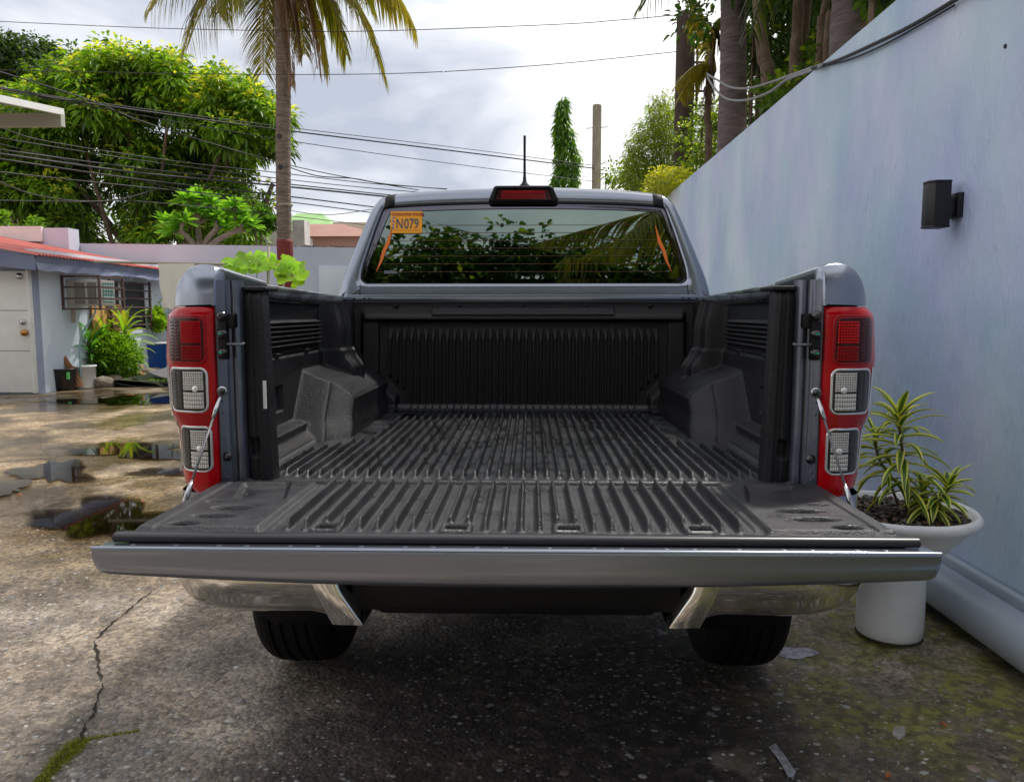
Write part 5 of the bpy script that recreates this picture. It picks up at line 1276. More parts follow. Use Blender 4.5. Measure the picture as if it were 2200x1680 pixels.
def strap_plant(name, c_, n_, ln, wd, label, col=(.18, .38, .03), col2=(.36, .56, .06), h_=.6, dr=1.4, cat='plant'):
    t_ = thing(name, c_, label, cat); c_ = Vector(c_)
    MB().tube([c_, c_+Vector((.02, 0, h_))], [.02, .012], 6).build('stem', M['trunk'], t_)
    for i in range(n_):
        az = i*2.4+random.uniform(-.2, .2); f_ = i/n_; el = .15+1.15*f_
        cl = tuple(a+(b-a)*random.random() for a, b in zip(col, col2))
        strap_leaf(c_+Vector((0, 0, h_*(.35+.65*f_))), (math.cos(az)*math.cos(el), math.sin(az)*math.cos(el), math.sin(el)), ln*random.uniform(.7, 1.15), wd, dr*random.uniform(.7, 1.3), t_, cl, cl, m=M['leaf'])
    return t_
strap_plant('cordyline', (atY(194, 700, 13.6).x, 13.6, .05), 30, .55, .075, 'dark leaved cordyline at the left of the planting bed', (.05, .14, .015), (.14, .30, .03), .8)
strap_plant('dracaena_clump', (atY(268, 700, 14.3).x, 14.3, .1), 34, .65, .08, 'bright dracaena rising between the bush and the drum', h_=1.0)
strap_plant('dracaena_clump', (atY(222, 690, 14.0).x, 14.0, .1), 24, .55, .075, 'bright dracaena in front of the orange plywood sheet', h_=.85)
strap_plant('strap_leaf_plant', (bd.x-.1, bd.y+.35, .7), 34, .55, .055, 'yellow green strap leaved plant behind the drum shrub', (.2, .38, .03), (.34, .52, .06), .75)
strap_plant('snake_plant', (bd.x+.0, bd.y+.7, .5), 12, .5, .04, 'dark upright pointed leaves above the blue drum', (.02, .05, .03), (.03, .07, .04), 1.1, .2)
strap_plant('croton', (atY(290, 780, 14.4).x, 14.4, .05), 24, .24, .06, 'small reddish leaved plant beside the blue drum', (.28, .05, .03), (.45, .30, .08), .3)
gp_ = []; n = 3500
gxx = RNG.uniform(hx+.5, hx+2.2, n); gyy = RNG.uniform(13.5, 15.5, n); dd = sph(n); dd[:, 2] = np.abs(dd[:, 2])+.3
V_, Fc = blades(np.stack([gxx, gyy, np.full(n, .09)], 1), dd, RNG.uniform(.03, .10, n), .02)
ok = None
o = mesh_obj('ground_cover', V_, Fc, M['moss'], None, cols=rep(np.array([.10, .20, .02])*RNG.uniform(.6, 1.6, (n, 1)), 4)); tag(o, 'short green ground cover in the planting bed', 'ground cover', kind='stuff')

# clothes pole with cloth; trellis with vine
py0 = 12.3
a_ = atY(203, 563, py0); b_ = atY(612, 571, py0)
tag(MB().tube([a_, b_], .022, 10).build('clothes_pole', M['bamboo'], smooth=True), 'long horizontal grey pole carrying the cream cloth', 'pole')
for u, lab in ((607, 'upright bamboo post at the right end of the long pole'),):
    q = atY(u, 570, py0+.03); tag(MB().tube([(q.x, q.y, 0), (q.x, q.y, q.z-.0)], .018, 8).build('upright_post', M['bamboo'], smooth=True), lab, 'post')
q = atY(577, 530, py0-.05); tag(MB().tube([(q.x-.1, q.y, 0), (q.x, q.y, q.z)], .02, 8).build('leaning_stake', M['bamboo'], smooth=True), 'taller leaning stake among the squash vine leaves', 'stake')
c0 = atY(340, 567, py0-.03); c1 = atY(420, 567, py0-.03); cb = atY(350, 664, py0-.03)
rws = []
for j in range(14):
    z = c0.z+(cb.z-c0.z)*j/13; rws.append([(c0.x+(c1.x-c0.x)*i/17+.05*(j/13)*(1-i/17)+.01*math.sin(j*.8+i), py0-.03+.02*math.sin(i*1.1)*(j/13)-.02, z+.02*math.sin(i*.9)*(j/13)) for i in range(18)])
mbx = MB().sheet(rws); mbx.sheet([[(x, y+.006, z) for x, y, z in r_] for r_ in rws])
tag(mbx.build('hanging_cloth', M['cloth'], smooth=True), 'cream cloth draped over the long pole', 'cloth')
vn = thing('squash_vine', (b_.x-.6, py0, 0), 'bright squash vine climbing over the pole and stake', 'vine')
n = 150
for i in range(n):
    u = random.uniform(478, 655); v = 545+35*random.random()+abs(u-560)*.18*random.random()
    if u > 595: v += 25*random.random()
    c_ = atY(u, v, py0+random.uniform(-.35, .35)); rr_ = random.uniform(.04, .095); nn = 12
    nrm = Vector((random.uniform(-.6, .6), -1+random.uniform(-.2, .4), random.uniform(.2, 1.2))).normalized(); s1 = nrm.cross(Vector((0, 0, 1))).normalized(); s2 = nrm.cross(s1)
    V_ = [c_-nrm*rr_*.2]
    for k2 in range(nn):
        a = 2*math.pi*k2/nn; q = rr_*(1+.13*math.cos(5*a)); V_.append(c_+s1*q*math.cos(a)+s2*q*math.sin(a)+nrm*random.uniform(-.1, .1)*rr_)
    cl = np.array([.32, .56, .05])*random.uniform(.55, 1.3)
    mesh_obj('leaf', V_, [(0, 1+k2, 1+(k2+1) % nn) for k2 in range(nn)], M['leaf'], vn, True, cols=np.tile(cl, (len(V_), 1)))
vst = MB()
for i in range(6): vst.tube(smoothpts([atY(500+i*25, 600, py0), atY(510+i*24, 570, py0+.05), atY(530+i*20, 560, py0)]), .007, 5, False)
vst.build('vine_stem', mat('vine_stem_green', (.12, .22, .03), .6), vn)

# ================================================================== BACK WALL
byk = 17.2
bw = thing('back_wall', (-5, byk, 0), 'long low lavender wall across the back of the yard', 'wall')
zL = atY(160, 523, byk).z; zR = atY(740, 538, byk).z
MB().hexa([(-10.4, byk, -.02), (-5.6, byk, -.02), (-5.6, byk+.18, -.02), (-10.4, byk+.18, -.02), (-10.4, byk, zL), (-5.6, byk, zL-.07), (-5.6, byk+.18, zL-.07), (-10.4, byk+.18, zL)]).build('wall_panel', M['backwall'], bw)
MB().hexa([(-5.59, byk+.01, -.02), (WX+.02, byk+.01, -.02), (WX+.02, byk+.18, -.02), (-5.59, byk+.18, -.02), (-5.59, byk+.01, zL-.08), (WX+.02, byk+.01, zR-.05), (WX+.02, byk+.18, zR-.05), (-5.59, byk+.18, zL-.08)]).build('wall_panel', M['backwall2'], bw)
q0 = atY(685, 572, byk); MB().box(q0.x, q0.x+.75, byk-.035, byk+.008, q0.z-1.1, q0.z).build('access_panel', M['housewall'], bw, bevel=.004)
# higher stepped coping part at left
s0 = atY(0, 488, byk-.4); s1 = atY(147, 490, byk-.4)
MB().box(-12.6, s1.x, byk-.42, byk-.02, .0, s1.z).build('raised_wall', M['backwall'], bw)
MB().box(-12.6, s1.x-.55, byk-.50, byk-.42, s1.z-.30, s1.z+.03).build('coping', M['white_paint'], bw)
# debris and ferns along the wall top
dn_ = MB()
for i in range(120): x = random.uniform(-10.2, -3.6); zt_ = zL-(x+10.4)/4.8*.07-.0; dn_.bar((x, byk+.08, zt_-.02), (x+random.uniform(-.25, .25), byk+.08+random.uniform(-.05, .05), zt_+random.uniform(.0, .04)), .018)
o = dn_.build('dead_twigs', M['trunk']); tag(o, 'dead twigs and leaf litter along the top of the back wall', 'twigs', kind='stuff')

# near canopy corner at left edge
cn = thing('canopy_roof', (-6.5, 9.5, 3), 'corner of a canopy roof with cream gutter beam at left', 'canopy')
cA = atY(130, 243, 9.0); cB = atY(130, 271, 9.0); cL = atY(0, 213, 9.0)
MB().box(-12, cA.x, 9.0, 9.08, cB.z, cA.z).build('gutter_beam', M['beam'], cn)
nA = atY(-90, 190, 7.4); A0 = Vector((cA.x, 9.0, cA.z+.03))
MB().hexa([(-12, 9.0, cA.z+.9), (A0.x, 9.0, cA.z+.002), (nA.x, 7.4, nA.z-.03), (-12, 7.4, nA.z+.9), (-12, 9.0, cA.z+.95), (A0.x, 9.0, cA.z+.035), (nA.x, 7.4, nA.z), (-12, 7.4, nA.z+.95)]).build('roof_slab', M['soffit'], cn)
MB().bar((A0.x+.02, 9.0, cA.z+.01), (nA.x+.02, 7.4, nA.z-.02), .05, .07).build('edge_flashing', M['white_paint'], cn)
for x in (-7.2, -8.6): MB().bar((x, 9.0, cA.z+.15), (x-.6, 7.5, cA.z+.45), .06, .10).build('rafter', M['soffit'], cn)
MB().box(-11.9, -11.7, 9.05, 9.25, 0, cB.z).build('post', M['beam'], cn)

# ================================================================== TREES
def limb_tree(name, base, top_pts, label, cat='tree', r0=.22, mt='trunk'):
    t_ = thing(name, base, label, cat); mb = MB(); b_ = Vector(base)
    for tp in top_pts:
        tp = Vector(tp); m_ = b_.lerp(tp, .5)+Vector((random.uniform(-.2, .2), random.uniform(-.2, .2), 0))
        mb.tube(smoothpts([b_, b_.lerp(m_, .5), m_, tp], 4), [r0*(1-.8*i/12) for i in range(13)], 8, False)
    mb.build('trunk', M[mt], t_, smooth=True); return t_
def clump_crown(parent, centers, radii, per, ln, wd, dark, light, new, newp, droop=.55, m='leaf', whorl=True):
    """each clump is a drooping head of leaves; young pale leaves sit at the clump tips"""
    Ps, Ds, Cs = [], [], []
    for c_, r_ in zip(centers, radii):
        nn = int(per*random.uniform(.8, 1.2)); dd = sph(nn); dd[:, 2] = dd[:, 2]*.8+.25
        rad = r_*RNG.uniform(.25, 1, (nn, 1))**.7
        P_ = np.array(c_)+dd*rad*[1, 1, 1.15]; Ds.append(dd*1.0+[0, 0, -.15]); Ps.append(P_)
        mixv = RNG.uniform(0, 1, (nn, 1)); C_ = np.array(dark)*(1-mixv)+np.array(light)*mixv
        young = random.random() < newp
        nz_2 = (dd[:, 2] > .45) & (rad[:, 0] > r_*.5) & (RNG.uniform(0, 1, nn) < (.95 if young else .10)); C_[nz_2] = np.array(new)*RNG.uniform(.8, 1.2, (nz_2.sum(), 1))
        C_ = C_*random.uniform(.8, 1.2); Cs.append(C_)
    P_, D_, C_ = np.concatenate(Ps), np.concatenate(Ds), np.concatenate(Cs); n_ = len(P_)
    V_, Fc = leaves(P_, D_, RNG.uniform(.7, 1.15, n_)*ln, wd*RNG.uniform(.8, 1.2, n_), droop)
    return mesh_obj('crown', V_, Fc, M[m], parent, False, cols=rep(C_, 8))
# big tree behind the left wall
top_u = [-60, 0, 60, 100, 130, 160, 190, 250, 300, 330, 380, 400, 430, 455, 480, 515, 545, 560, 590, 620, 640]
top_v = [190, 215, 200, 185, 145, 140, 118, 120, 130, 125, 148, 195, 190, 158, 215, 180, 205, 262, 222, 245, 270]
cs, rs = [], []
for _ in range(1500):
    u = random.uniform(-60, 585); tv = np.interp(u, top_u, top_v); 
    v = tv+14+(525-tv)*random.random()**1.15
    # notch on the lower right where sky shows
    if u > 560 and v > 400: continue
    if 330 < u < 420 and 270 < v < 325 and random.random() < .8: continue
    if u > 600 and v > 330: continue
    if v > 470 and random.random() < .45: continue
    Yt = 20.6+4.0*random.random()+(.8 if v < tv+60 else 0); cs.append(tuple(atY(u, v, Yt))); rs.append(random.uniform(.32, .52))
tt = limb_tree('broadleaf_tree', (-9.5, 22.5, 0), [(-13, 22, 5), (-11, 22.5, 6.5), (-8.6, 22, 6), (-7.4, 22.2, 5), (-10, 23.5, 7)], 'large spreading broadleaf tree with yellow new growth behind the lavender wall', r0=.30)
random.shuffle(cs); lobes = [Vector(c_) for c_ in cs[:205]]; shade = [random.uniform(.55, 1.25) for _ in lobes]
import itertools
for gi in range(5):
    cc_, rr_ = [], []
    for li, lb in enumerate(lobes):
        if li % 5 != gi: continue
        Rl = random.uniform(.45, .80)
        for _ in range(7):
            v_ = Vector((random.gauss(0, 1), random.gauss(0, 1)-.4, abs(random.gauss(0, 1))*.9+.1)).normalized()*Rl*random.uniform(.6, 1.1); cc_.append((lb.x+v_.x, lb.y+v_.y, lb.z+v_.z-.35*Rl)); rr_.append(random.uniform(.26, .42))
    k3 = (.55, .80, 1.0, 1.15, 1.3)[gi]  # lobe groups graded dark to bright, uneven light put into leaf colour
    o_ = clump_crown(tt, cc_, rr_, 44, .27, .085, (.035*k3, .085*k3, .010*k3), (.20*k3, .38*k3, .022*k3), (.50, .55, .06), (.0, .12, .25, .45, .6)[gi])
# tall pointed shoots standing out of the crown top
cs2, rs2 = [], []
for (u, v0, v1) in ((60, 195, 260), (150, 140, 230), (205, 118, 210), (262, 118, 200), (318, 120, 210), (368, 125, 200), (460, 158, 235), (515, 185, 250), (235, 130, 190), (590, 228, 300), (545, 200, 260)):
    for i in range(9): cs2.append(tuple(atY(u+random.uniform(-14, 14)*(.3+i/9), v0+(v1-v0)*i/8, 21.3+random.uniform(-.4, .4)))); rs2.append(random.uniform(.22, .34))
t3 = limb_tree('broadleaf_tree', (-10.8, 21.3, 0), [tuple(atY(u, v, 21.3)) for u, v in ((150, 200), (262, 180), (368, 190), (515, 230))], 'upright leafy shoots topping the big tree left of the coconut palm', r0=.14)
clump_crown(t3, cs2, rs2, 60, .24, .085, (.08, .18, .014), (.25, .44, .025), (.52, .56, .06), .5)
# darker tree at far left
cs3 = [tuple(atY(random.gauss(45, 32), random.uniform(92, 185), 27+random.uniform(-1.5, 1.5))) for _ in range(90)]+[tuple(atY(random.gauss(98, 10), random.uniform(112, 160), 27)) for _ in range(20)]+[tuple(atY(random.uniform(-30, 10), random.uniform(85, 190), 27)) for _ in range(35)]
t4 = limb_tree('dark_leaved_tree', (-18.4, 27, 0), [tuple(atY(50, 130, 27)), tuple(atY(20, 150, 27)), tuple(atY(95, 140, 27))], 'darker tree rising behind the big tree at the left edge', r0=.25)
clump_crown(t4, cs3, [random.uniform(.3, .5) for _ in cs3], 42, .24, .09, (.014, .030, .012), (.04, .085, .018), (.08, .15, .02), .1)
# frangipani
fb = atY(415, 530, 18.6); ft = thing('frangipani', (fb.x, fb.y, 0), 'frangipani with grey knobbly branches and big leaf rosettes above the wall', 'tree'); mb = MB()
tips = [(372, 500), (392, 478), (420, 455), (455, 440), (475, 470), (505, 462), (520, 480), (440, 470), (360, 480), (400, 430), (430, 425), (505, 445), (540, 490), (485, 490)]
hub = atY(428, 518, 18.6)
mb.tube([(fb.x, fb.y, 0), (fb.x+.05, fb.y, 1.8), hub], [.14, .12, .10], 10)
lf_c = []; 
nodes = [atY(392, 500, 18.3), atY(425, 480, 18.8), atY(465, 492, 18.5), atY(508, 496, 18.4)]
for nd in nodes: mb.tube(smoothpts([hub+Vector((0, 0, -.35)), hub.lerp(nd, .5)+Vector((0, 0, -.10)), nd], 5), [.095, .09, .085, .082, .078, .075, .07, .068, .065, .062, .06], 8)
for i, (u, v) in enumerate(tips):
    tpp = atY(u, v, 18.6+random.uniform(-.5, .5)); nd = min(nodes, key=lambda q_: (q_-tpp).length); mid = nd.lerp(tpp, .5)+Vector((random.uniform(-.06, .06), 0, random.uniform(-.05, .05))); mb.tube(smoothpts([nd, mid, tpp], 4), [.062, .058, .055, .05, .047, .044, .042, .04, .036], 7)
    for k2 in range(30):
        az = k2*2.4; el = random.uniform(-.3, 1.1); lf_c.append((tpp, (math.cos(az)*math.cos(el), math.sin(az)*math.cos(el), math.sin(el))))
mb.build('trunk', M['frangi'], ft, smooth=True)
V_, Fc = leaves(np.array([tuple(a) for a, b in lf_c]), np.array([b for a, b in lf_c]), RNG.uniform(.34, .50, len(lf_c)), .13, .15)
mesh_obj('crown', V_, Fc, M['leaf'], ft, cols=rep(np.array([.17, .38, .04])*RNG.uniform(.6, 1.5, (len(lf_c), 1)), 8))

# shrubs behind wall at 60..., small bits
shrub('small_tree', (atY(560, 480, 19.5).x, 19.5, atY(560, 478, 19.5).z), (.55, .5, .45), 900, .16, .06, (.04, .11, .015), (.10, .24, .03), 'small leafy tree just left of the coconut trunk', clumps=10)
shrub('wall_top_shrub', (atY(40, 478, 18.0).x, 18.0, atY(40, 480, 18).z), (.9, .4, .3), 900, .16, .07, (.10, .22, .02), (.2, .36, .04), 'light green leaves peeping over the raised wall at left', clumps=10)

# coconut palm
cpY = 15.4
def frond(parent, P0, P1, P2, nl, ll, col, col2, hang=.7, name='frond', wd=.045, m='frond'):
    P0, P1, P2 = Vector(P0), Vector(P1), Vector(P2)
    def bz(t_): return P0*(1-t_)**2+P1*2*t_*(1-t_)+P2*t_*t_
    V_, F_, C_ = [], [], []; n0 = 0
    pts = [bz(i/14) for i in range(15)]
    mbr = MB().tube(pts, [.035*(1-.85*i/14)+.004 for i in range(15)], 5, False)
    V_ += [tuple(v) for v in mbr.v]; F_ = [tuple(f_) for f_ in mbr.f]; C_ = [np.array(col2)*.9+.03]*len(V_)
    for i in range(nl):
        t_ = .12+.87*i/nl; p = bz(t_); d = (bz(min(t_+.02, 1.02))-bz(t_-.02)).normalized()
        sdir = d.cross(Vector((0, 0, 1))); sdir = sdir.normalized() if sdir.length > .05 else Vector((1, 0, 0))
        l_ = ll*(math.sin(math.pi*(.18+.72*t_))**.8)*random.uniform(.8, 1.1)
        for sg in (-1, 1):
            dd0 = (sdir*sg*.75+d*.75+Vector((0, 0, -.10))+Vector((random.gauss(0, .07), random.gauss(0, .07), random.gauss(0, .07)))).normalized()
            q = [p]; d_2 = dd0.copy()
            for k2 in range(4):
                d_2 = (d_2+Vector((0, 0, -hang*(.18+.22*k2)))).normalized(); q.append(q[-1]+d_2*l_/4)
            wv = d.cross(dd0).normalized()*.3+d*.7; wv = wv.normalized()
            b = len(V_); c_ = np.array(col)*(1-(r_ := random.random()))+np.array(col2)*r_
            for k2, pp_ in enumerate(q):
                ww = wd*(.45, 1, .85, .5, .08)[k2]*.5; V_ += [tuple(pp_-wv*ww), tuple(pp_+wv*ww)]; C_ += [c_, c_]
            for k2 in range(4): F_.append((b+2*k2, b+2*k2+1, b+2*k2+3, b+2*k2+2))
    return mesh_obj(name, V_, F_, M[m], parent, False, cols=np.array(C_), origin=tuple(P0))
palm = thing('coconut_palm', (atY(612, 700, cpY).x, cpY, 0), 'tall coconut palm with drooping green and dead brown fronds', 'palm tree')
tp = MB(); pts = []; rads = []
k2 = 0
for i in range(150):
    v = 900-i*6.6; 
    t_ = i/149; z = -.02+t_*8.15; u_ = 0
    ptop = atY(604, -20, cpY); pbot = atY(613, 560, cpY); x = pbot.x+(ptop.x-pbot.x)*((z-pbot.z)/(ptop.z-pbot.z))
    pts.append((x+.015*math.sin(z*1.3), cpY, z)); rads.append((.148-.010*t_+.05*max(0, 1-z/0.8))*(1+.035*(i % 3 == 0)-.02*(i % 3 == 1)))
tp.tube(pts, rads, 20).build('trunk', M['palm_bark'], palm, smooth=True)
zb0 = atY(612, 512, cpY).z
tp2 = MB().tube([(p_[0], p_[1], p_[2]) for p_ in pts if p_[2] < zb0], .158, 20).build('painted_trunk_base', M['red_paint'], palm, smooth=True)
for (u, v) in ((612, 441), (605, 296), (607, 362)):
    q = atY(u, v, cpY); 
    if u == 612: MB().lathe([(.150, -.02), (.156, -.015), (.156, .015), (.150, .02)], (q.x, cpY, q.z), 20).build('tied_cord', M['bamboo'], palm)
    else: MB().lathe([(.0, -.01), (.05, -.006), (.055, 0)], (q.x, cpY-.145, q.z), 10, 'y').build('trunk_scar', M['dark'], palm)
cr0 = Vector((atY(604, -20, cpY).x, cpY, 8.15))
G1, G2 = (.08, .12, .012), (.30, .27, .03); D1, D2 = (.22, .13, .085), (.34, .22, .15); Y1, Y2 = (.20, .20, .02), (.42, .34, .03)
def fr(uc, vc, dyc, ut, vt, dyt, nl=62, ll=.95, a=G1, b=G2, hang=.7):
    frond(palm, cr0, atY(uc, vc, cpY+dyc), atY(ut, vt, cpY+dyt), nl, ll, a, b, hang)
fr(430, -150, -.4, 322, 25, -.5, b=Y2, ll=1.1)
fr(470, -120, .3, 400, 110, .4, b=Y2, hang=.9, ll=1.25, nl=80)
fr(455, -90, .8, 470, 30, 1.0, hang=.9, ll=1.1)
fr(500, -110, -.5, 500, -10, -.6, ll=1.2, nl=70)
fr(560, -70, .5, 566, 160, .7, ll=1.15, a=G1, b=Y2, nl=90, hang=.45)
fr(580, -60, .9, 590, 130, 1.1, ll=.9, a=Y1, b=Y2, nl=70, hang=.6)
fr(612, -30, -.30, 628, 190, -.28, ll=.70, a=D1, b=D2, nl=80, hang=2.2)
fr(620, -40, -.20, 645, 120, -.20, ll=.70, a=D1, b=D2, nl=70, hang=1.8)
fr(640, -60, .3, 655, 120, .5, ll=.8, a=G1, b=G2, nl=70)
fr(660, -60, -.2, 682, 150, -.3, ll=.85, a=D1, b=D2, nl=80, hang=1.8)
fr(672, -70, .2, 705, 160, .3, ll=.9, a=Y1, b=Y2, nl=70, hang=.7)
fr(700, -90, .4, 745, 120, .6, ll=1.1, a=G1, b=G2, nl=84, hang=.6)
fr(750, -120, -.3, 822, 160, -.4, ll=1.2, a=G1, b=Y2, nl=90, hang=.6)
fr(800, -170, .3, 895, 70, .4, ll=1.05, a=Y1, b=Y2, nl=76, hang=1.0)
fr(770, -150, .6, 850, 20, .8, ll=1.2, a=G1, b=Y2, nl=70, hang=1.0)
fr(735, -150, -.6, 790, 10, -.9, ll=1.1, a=G1, b=G2, nl=70)
for az in (0.3, 1.2, 2.0, 2.9, 4.0, 5.0, 5.9):
    t_ = cr0+Vector((math.cos(az)*2.6, math.sin(az)*2.6, 1.6)); frond(palm, cr0, cr0.lerp(t_, .5)+Vector((0, 0, 1.6)), t_, 50, .8, G1, G2)

# Indian mast tree
mt_ = thing('mast_tree', (atY(1213, 400, 28).x, 28, 0), 'slender conical tree with hanging leaves above the truck roof', 'tree')
MB().tube([(atY(1213, 400, 28).x, 28, 0), (atY(1213, 400, 28).x, 28, atY(1213, 230, 28).z)], [.12, .02], 8).build('trunk', M['trunk'], mt_)
n = 3800; vv_ = 208+RNG.uniform(0, 1, n)**.75*330
uw = np.interp(vv_, [205, 225, 260, 300, 400, 540], [3, 10, 16, 25, 33, 36])*(.82+.10*np.sin(vv_*.113+1)+.11*np.sin(vv_*.371+2)+.07*np.sin(vv_*.71)); a = RNG.uniform(0, 6.28, n); q = np.sqrt(RNG.uniform(.15, 1, n))
P_ = np.array([tuple(atY(1213, v, 28)) for v in vv_]); rw = uw/F*28
P_[:, 0] += rw*q*np.cos(a); P_[:, 1] += rw*q*np.sin(a)
P_ = P_+np.stack([.10*np.sin(P_[:, 2]*2.1), 0*a, 0*a], 1)
D_ = np.stack([np.cos(a)*.5, np.sin(a)*.5, -1+0*a], 1)+RNG.normal(0, .42, (n, 3))
V_, Fc = leaves(P_, D_, RNG.uniform(.18, .34, n), .07, .1)
mx_ = RNG.uniform(0, 1, (n, 1)); mesh_obj('crown', V_, Fc, M['leaf'], mt_, cols=rep(np.array([.045, .13, .02])*(1-mx_)+np.array([.17, .32, .03])*mx_, 8))

# poles
def pole(name, u, Y, vtop, r_, m_, label):
    b_ = atY(u, 400, Y); zt_ = atY(u, vtop, Y).z; t_ = thing(name, (b_.x, Y, 0), label, 'pole')
    MB().tube([(b_.x, Y, 0), (b_.x, Y, zt_*.5), (b_.x, Y, zt_-.03), (b_.x, Y, zt_)], [r_*1.12, r_*1.06, r_, r_*.86], 24).build('shaft', m_, t_, smooth=False)
    return t_, b_.x, zt_
pl1, px1, pz1 = pole('utility_pole', 1466, 13.2, 28, .152, M['poledark'], 'dark brown utility pole behind the right wall')
rk = MB()
MB().bar((px1+.20, 13.2, pz1-.04), (px1+.20, 13.2, pz1-1.55), .035).build('rack_bar', M['iron'], pl1)
for i in range(7): MB().bar((px1+.14, 13.2, pz1-.1-.23*i), (px1+.36, 13.2, pz1-.1-.23*i), .03).build('rack_rung', M['iron'], pl1)
MB().bar((px1+.355, 13.2, pz1-.1), (px1+.355, 13.2, pz1-1.48), .02).build('rack_bar', M['iron'], pl1)
for i in range(3): MB().lathe([(0, -.09), (.05, -.08), (.06, -.04), (.035, -.02), (.06, .02), (.045, .06), (0, .08)], (px1+.36, 13.15, pz1-.25-.50*i), 12).build('insulator', M['cable'], pl1, smooth=True)
pl2, px2, pz2 = pole('utility_pole', 1281, 25.0, 226, .140, M['poleconc'], 'weathered concrete utility pole beside the mast tree')
MB().bar((px2-.35, 25, pz2-.72), (px2+.35, 25, pz2-.68), .02).build('step_bar', M['iron'], pl2)
MB().bar((px2+.30, 25, pz2-2.1), (px2+.30, 25, pz2-2.9), .03).build('rack_bar', M['iron'], pl2)
for i in range(3): MB().lathe([(0, -.06), (.05, -.04), (.05, .04), (0, .06)], (px2+.32, 25, pz2-2.15-.25*i), 10).build('insulator', M['cable'], pl2, smooth=True)

# overhead wires
wires = [
    ([(-60, 45), (0, 47), (300, 60), (540, 66), (780, 68), (1180, 54), (1330, 44), (1452, 33)], 16.5, 13.2, .008, 'highest overhead wire, crossing the whole sky to the dark pole'),
    ([(-60, 150), (300, 157), (620, 161), (900, 157), (1185, 139), (1452, 112)], 16.5, 13.2, .008, 'second overhead wire reaching the dark pole below the highest one'),
    ([(-60, 138), (0, 155), (190, 215), (330, 270), (600, 350), (790, 390), (900, 409)], 0, 0, .014, 'cable slanting most steeply across the big tree'),
    ([(-60, 180), (0, 188), (200, 220), (600, 272), (1000, 320), (1290, 358)], 0, 0, .011, 'upper thin cable of the bundle reaching the concrete pole'),
    ([(-60, 183), (0, 191), (200, 224), (600, 279), (1000, 328), (1290, 364)], 0, 0, .020, 'thick black cable running just below the upper thin one to the concrete pole'),
    ([(-60, 188), (0, 196), (200, 230), (600, 300), (1000, 356), (1290, 392)], 0, 0, .011, 'lowest of the three cables reaching the concrete pole'),
    ([(-60, 262), (0, 275), (110, 306), (400, 350), (600, 372), (800, 395), (960, 406)], 0, 0, .012, 'cable entering at the left just below the canopy beam'),
    ([(-60, 288), (0, 297), (300, 345), (600, 384), (800, 405), (960, 418)], 0, 0, .012, 'thin cable second below the canopy beam'),
    ([(-60, 314), (0, 322), (300, 362), (600, 394), (880, 424)], 0, 0, .016, 'cable just above the thickest cable bundle'),
    ([(-60, 322), (0, 331), (300, 372), (600, 400), (880, 428)], 0, 0, .024, 'thickest black cable bundle crossing the coconut trunk'),
    ([(-60, 334), (0, 342), (300, 386), (600, 420), (880, 455)], 0, 0, .018, 'cable just below the thickest bundle'),
    ([(-60, 360), (0, 370), (300, 402), (600, 432), (880, 468)], 0, 0, .014, 'lower cable passing over the frangipani'),
    ([(-60, 372), (0, 392), (60, 415), (140, 430), (230, 432), (300, 418), (345, 402)], 0, 0, .014, 'slack looping cable in front of the big tree'),
    ([(-60, 431), (0, 431), (200, 434), (300, 433), (600, 462), (880, 495)], 0, 0, .010, 'lowest overhead cable above the frangipani'),
    ([(-60, 300), (0, 310), (160, 350), (350, 400), (600, 448), (700, 462), (800, 450)], 0, 0, .010, 'thin cable sagging lowest beside the coconut trunk'),
    ([(600, 352), (680, 378), (760, 384), (830, 396), (960, 407)], 0, 0, .016, 'bent cable crossing over the others right of the coconut trunk'),
]
for pts_, ya, yb, rad, lab in wires:
    pl = []
    for (u, v) in pts_:
        Yc = (ya+(yb-ya)*max(0, u)/1452) if ya else 13+12*u/1285
        pl.append(atY(u, v, Yc))
    tag(MB().tube(smoothpts(pl, 6), rad*.9, 5, False).build('overhead_cable', M['cable'], smooth=True), lab, 'cable', 'overhead cables across the yard')

# distant houses
def gable(name, u0, u1, vt, vb, Y, dep, m_roof, m_wall, label, ridge_u):
    t_ = thing(name, (atY(u0, vb, Y).x, Y, 0), label, 'house'); a_ = atY(u0, vb, Y); c_ = atY(u1, vb, Y); r_ = atY(ridge_u, vt, Y+dep/2)
    MB().box(a_.x+.2, c_.x-.2, Y+.2, Y+dep, 0, a_.z).build('wall', m_wall, t_)
    MB().add([(a_.x, Y, a_.z), (c_.x, Y, a_.z), (c_.x, Y+dep, a_.z), (a_.x, Y+dep, a_.z), (r_.x-.6, Y+dep/2, r_.z), (r_.x+.6, Y+dep/2, r_.z)], [(0, 1, 5, 4), (1, 2, 5), (2, 3, 4, 5), (3, 0, 4), (0, 3, 2, 1)]).build('roof', m_roof, t_)
    MB().box(a_.x+.5, a_.x+1.3, Y+.17, Y+.19, a_.z-1.6, a_.z-.5).build('window', M['dark'], t_)
    return t_
gable('distant_house', 575, 725, 459, 497, 34, 6, M['greenroof'], M['whitewall'], 'far house with pale green roof behind the coconut trunk', 665)
gable('distant_house', 655, 830, 482, 508, 26, 5, M['brownroof'], M['pinkwall'], 'far house with reddish brown roof left of the cab', 700)
tag(MB().box(atY(715, 485, 30).x, atY(900, 485, 30).x, 30, 30.4, 0, atY(715, 478, 30).z).build('cream_parapet', M['creamwall']), 'pale yellow parapet behind the brown roof', 'wall')
tag(MB().box(atY(628, 500, 24).x, atY(654, 500, 24).x, 24, 24.6, 0, atY(628, 473, 24).z).build('stained_wall', M['whitewall']), 'stained white wall end right of the coconut trunk', 'wall')
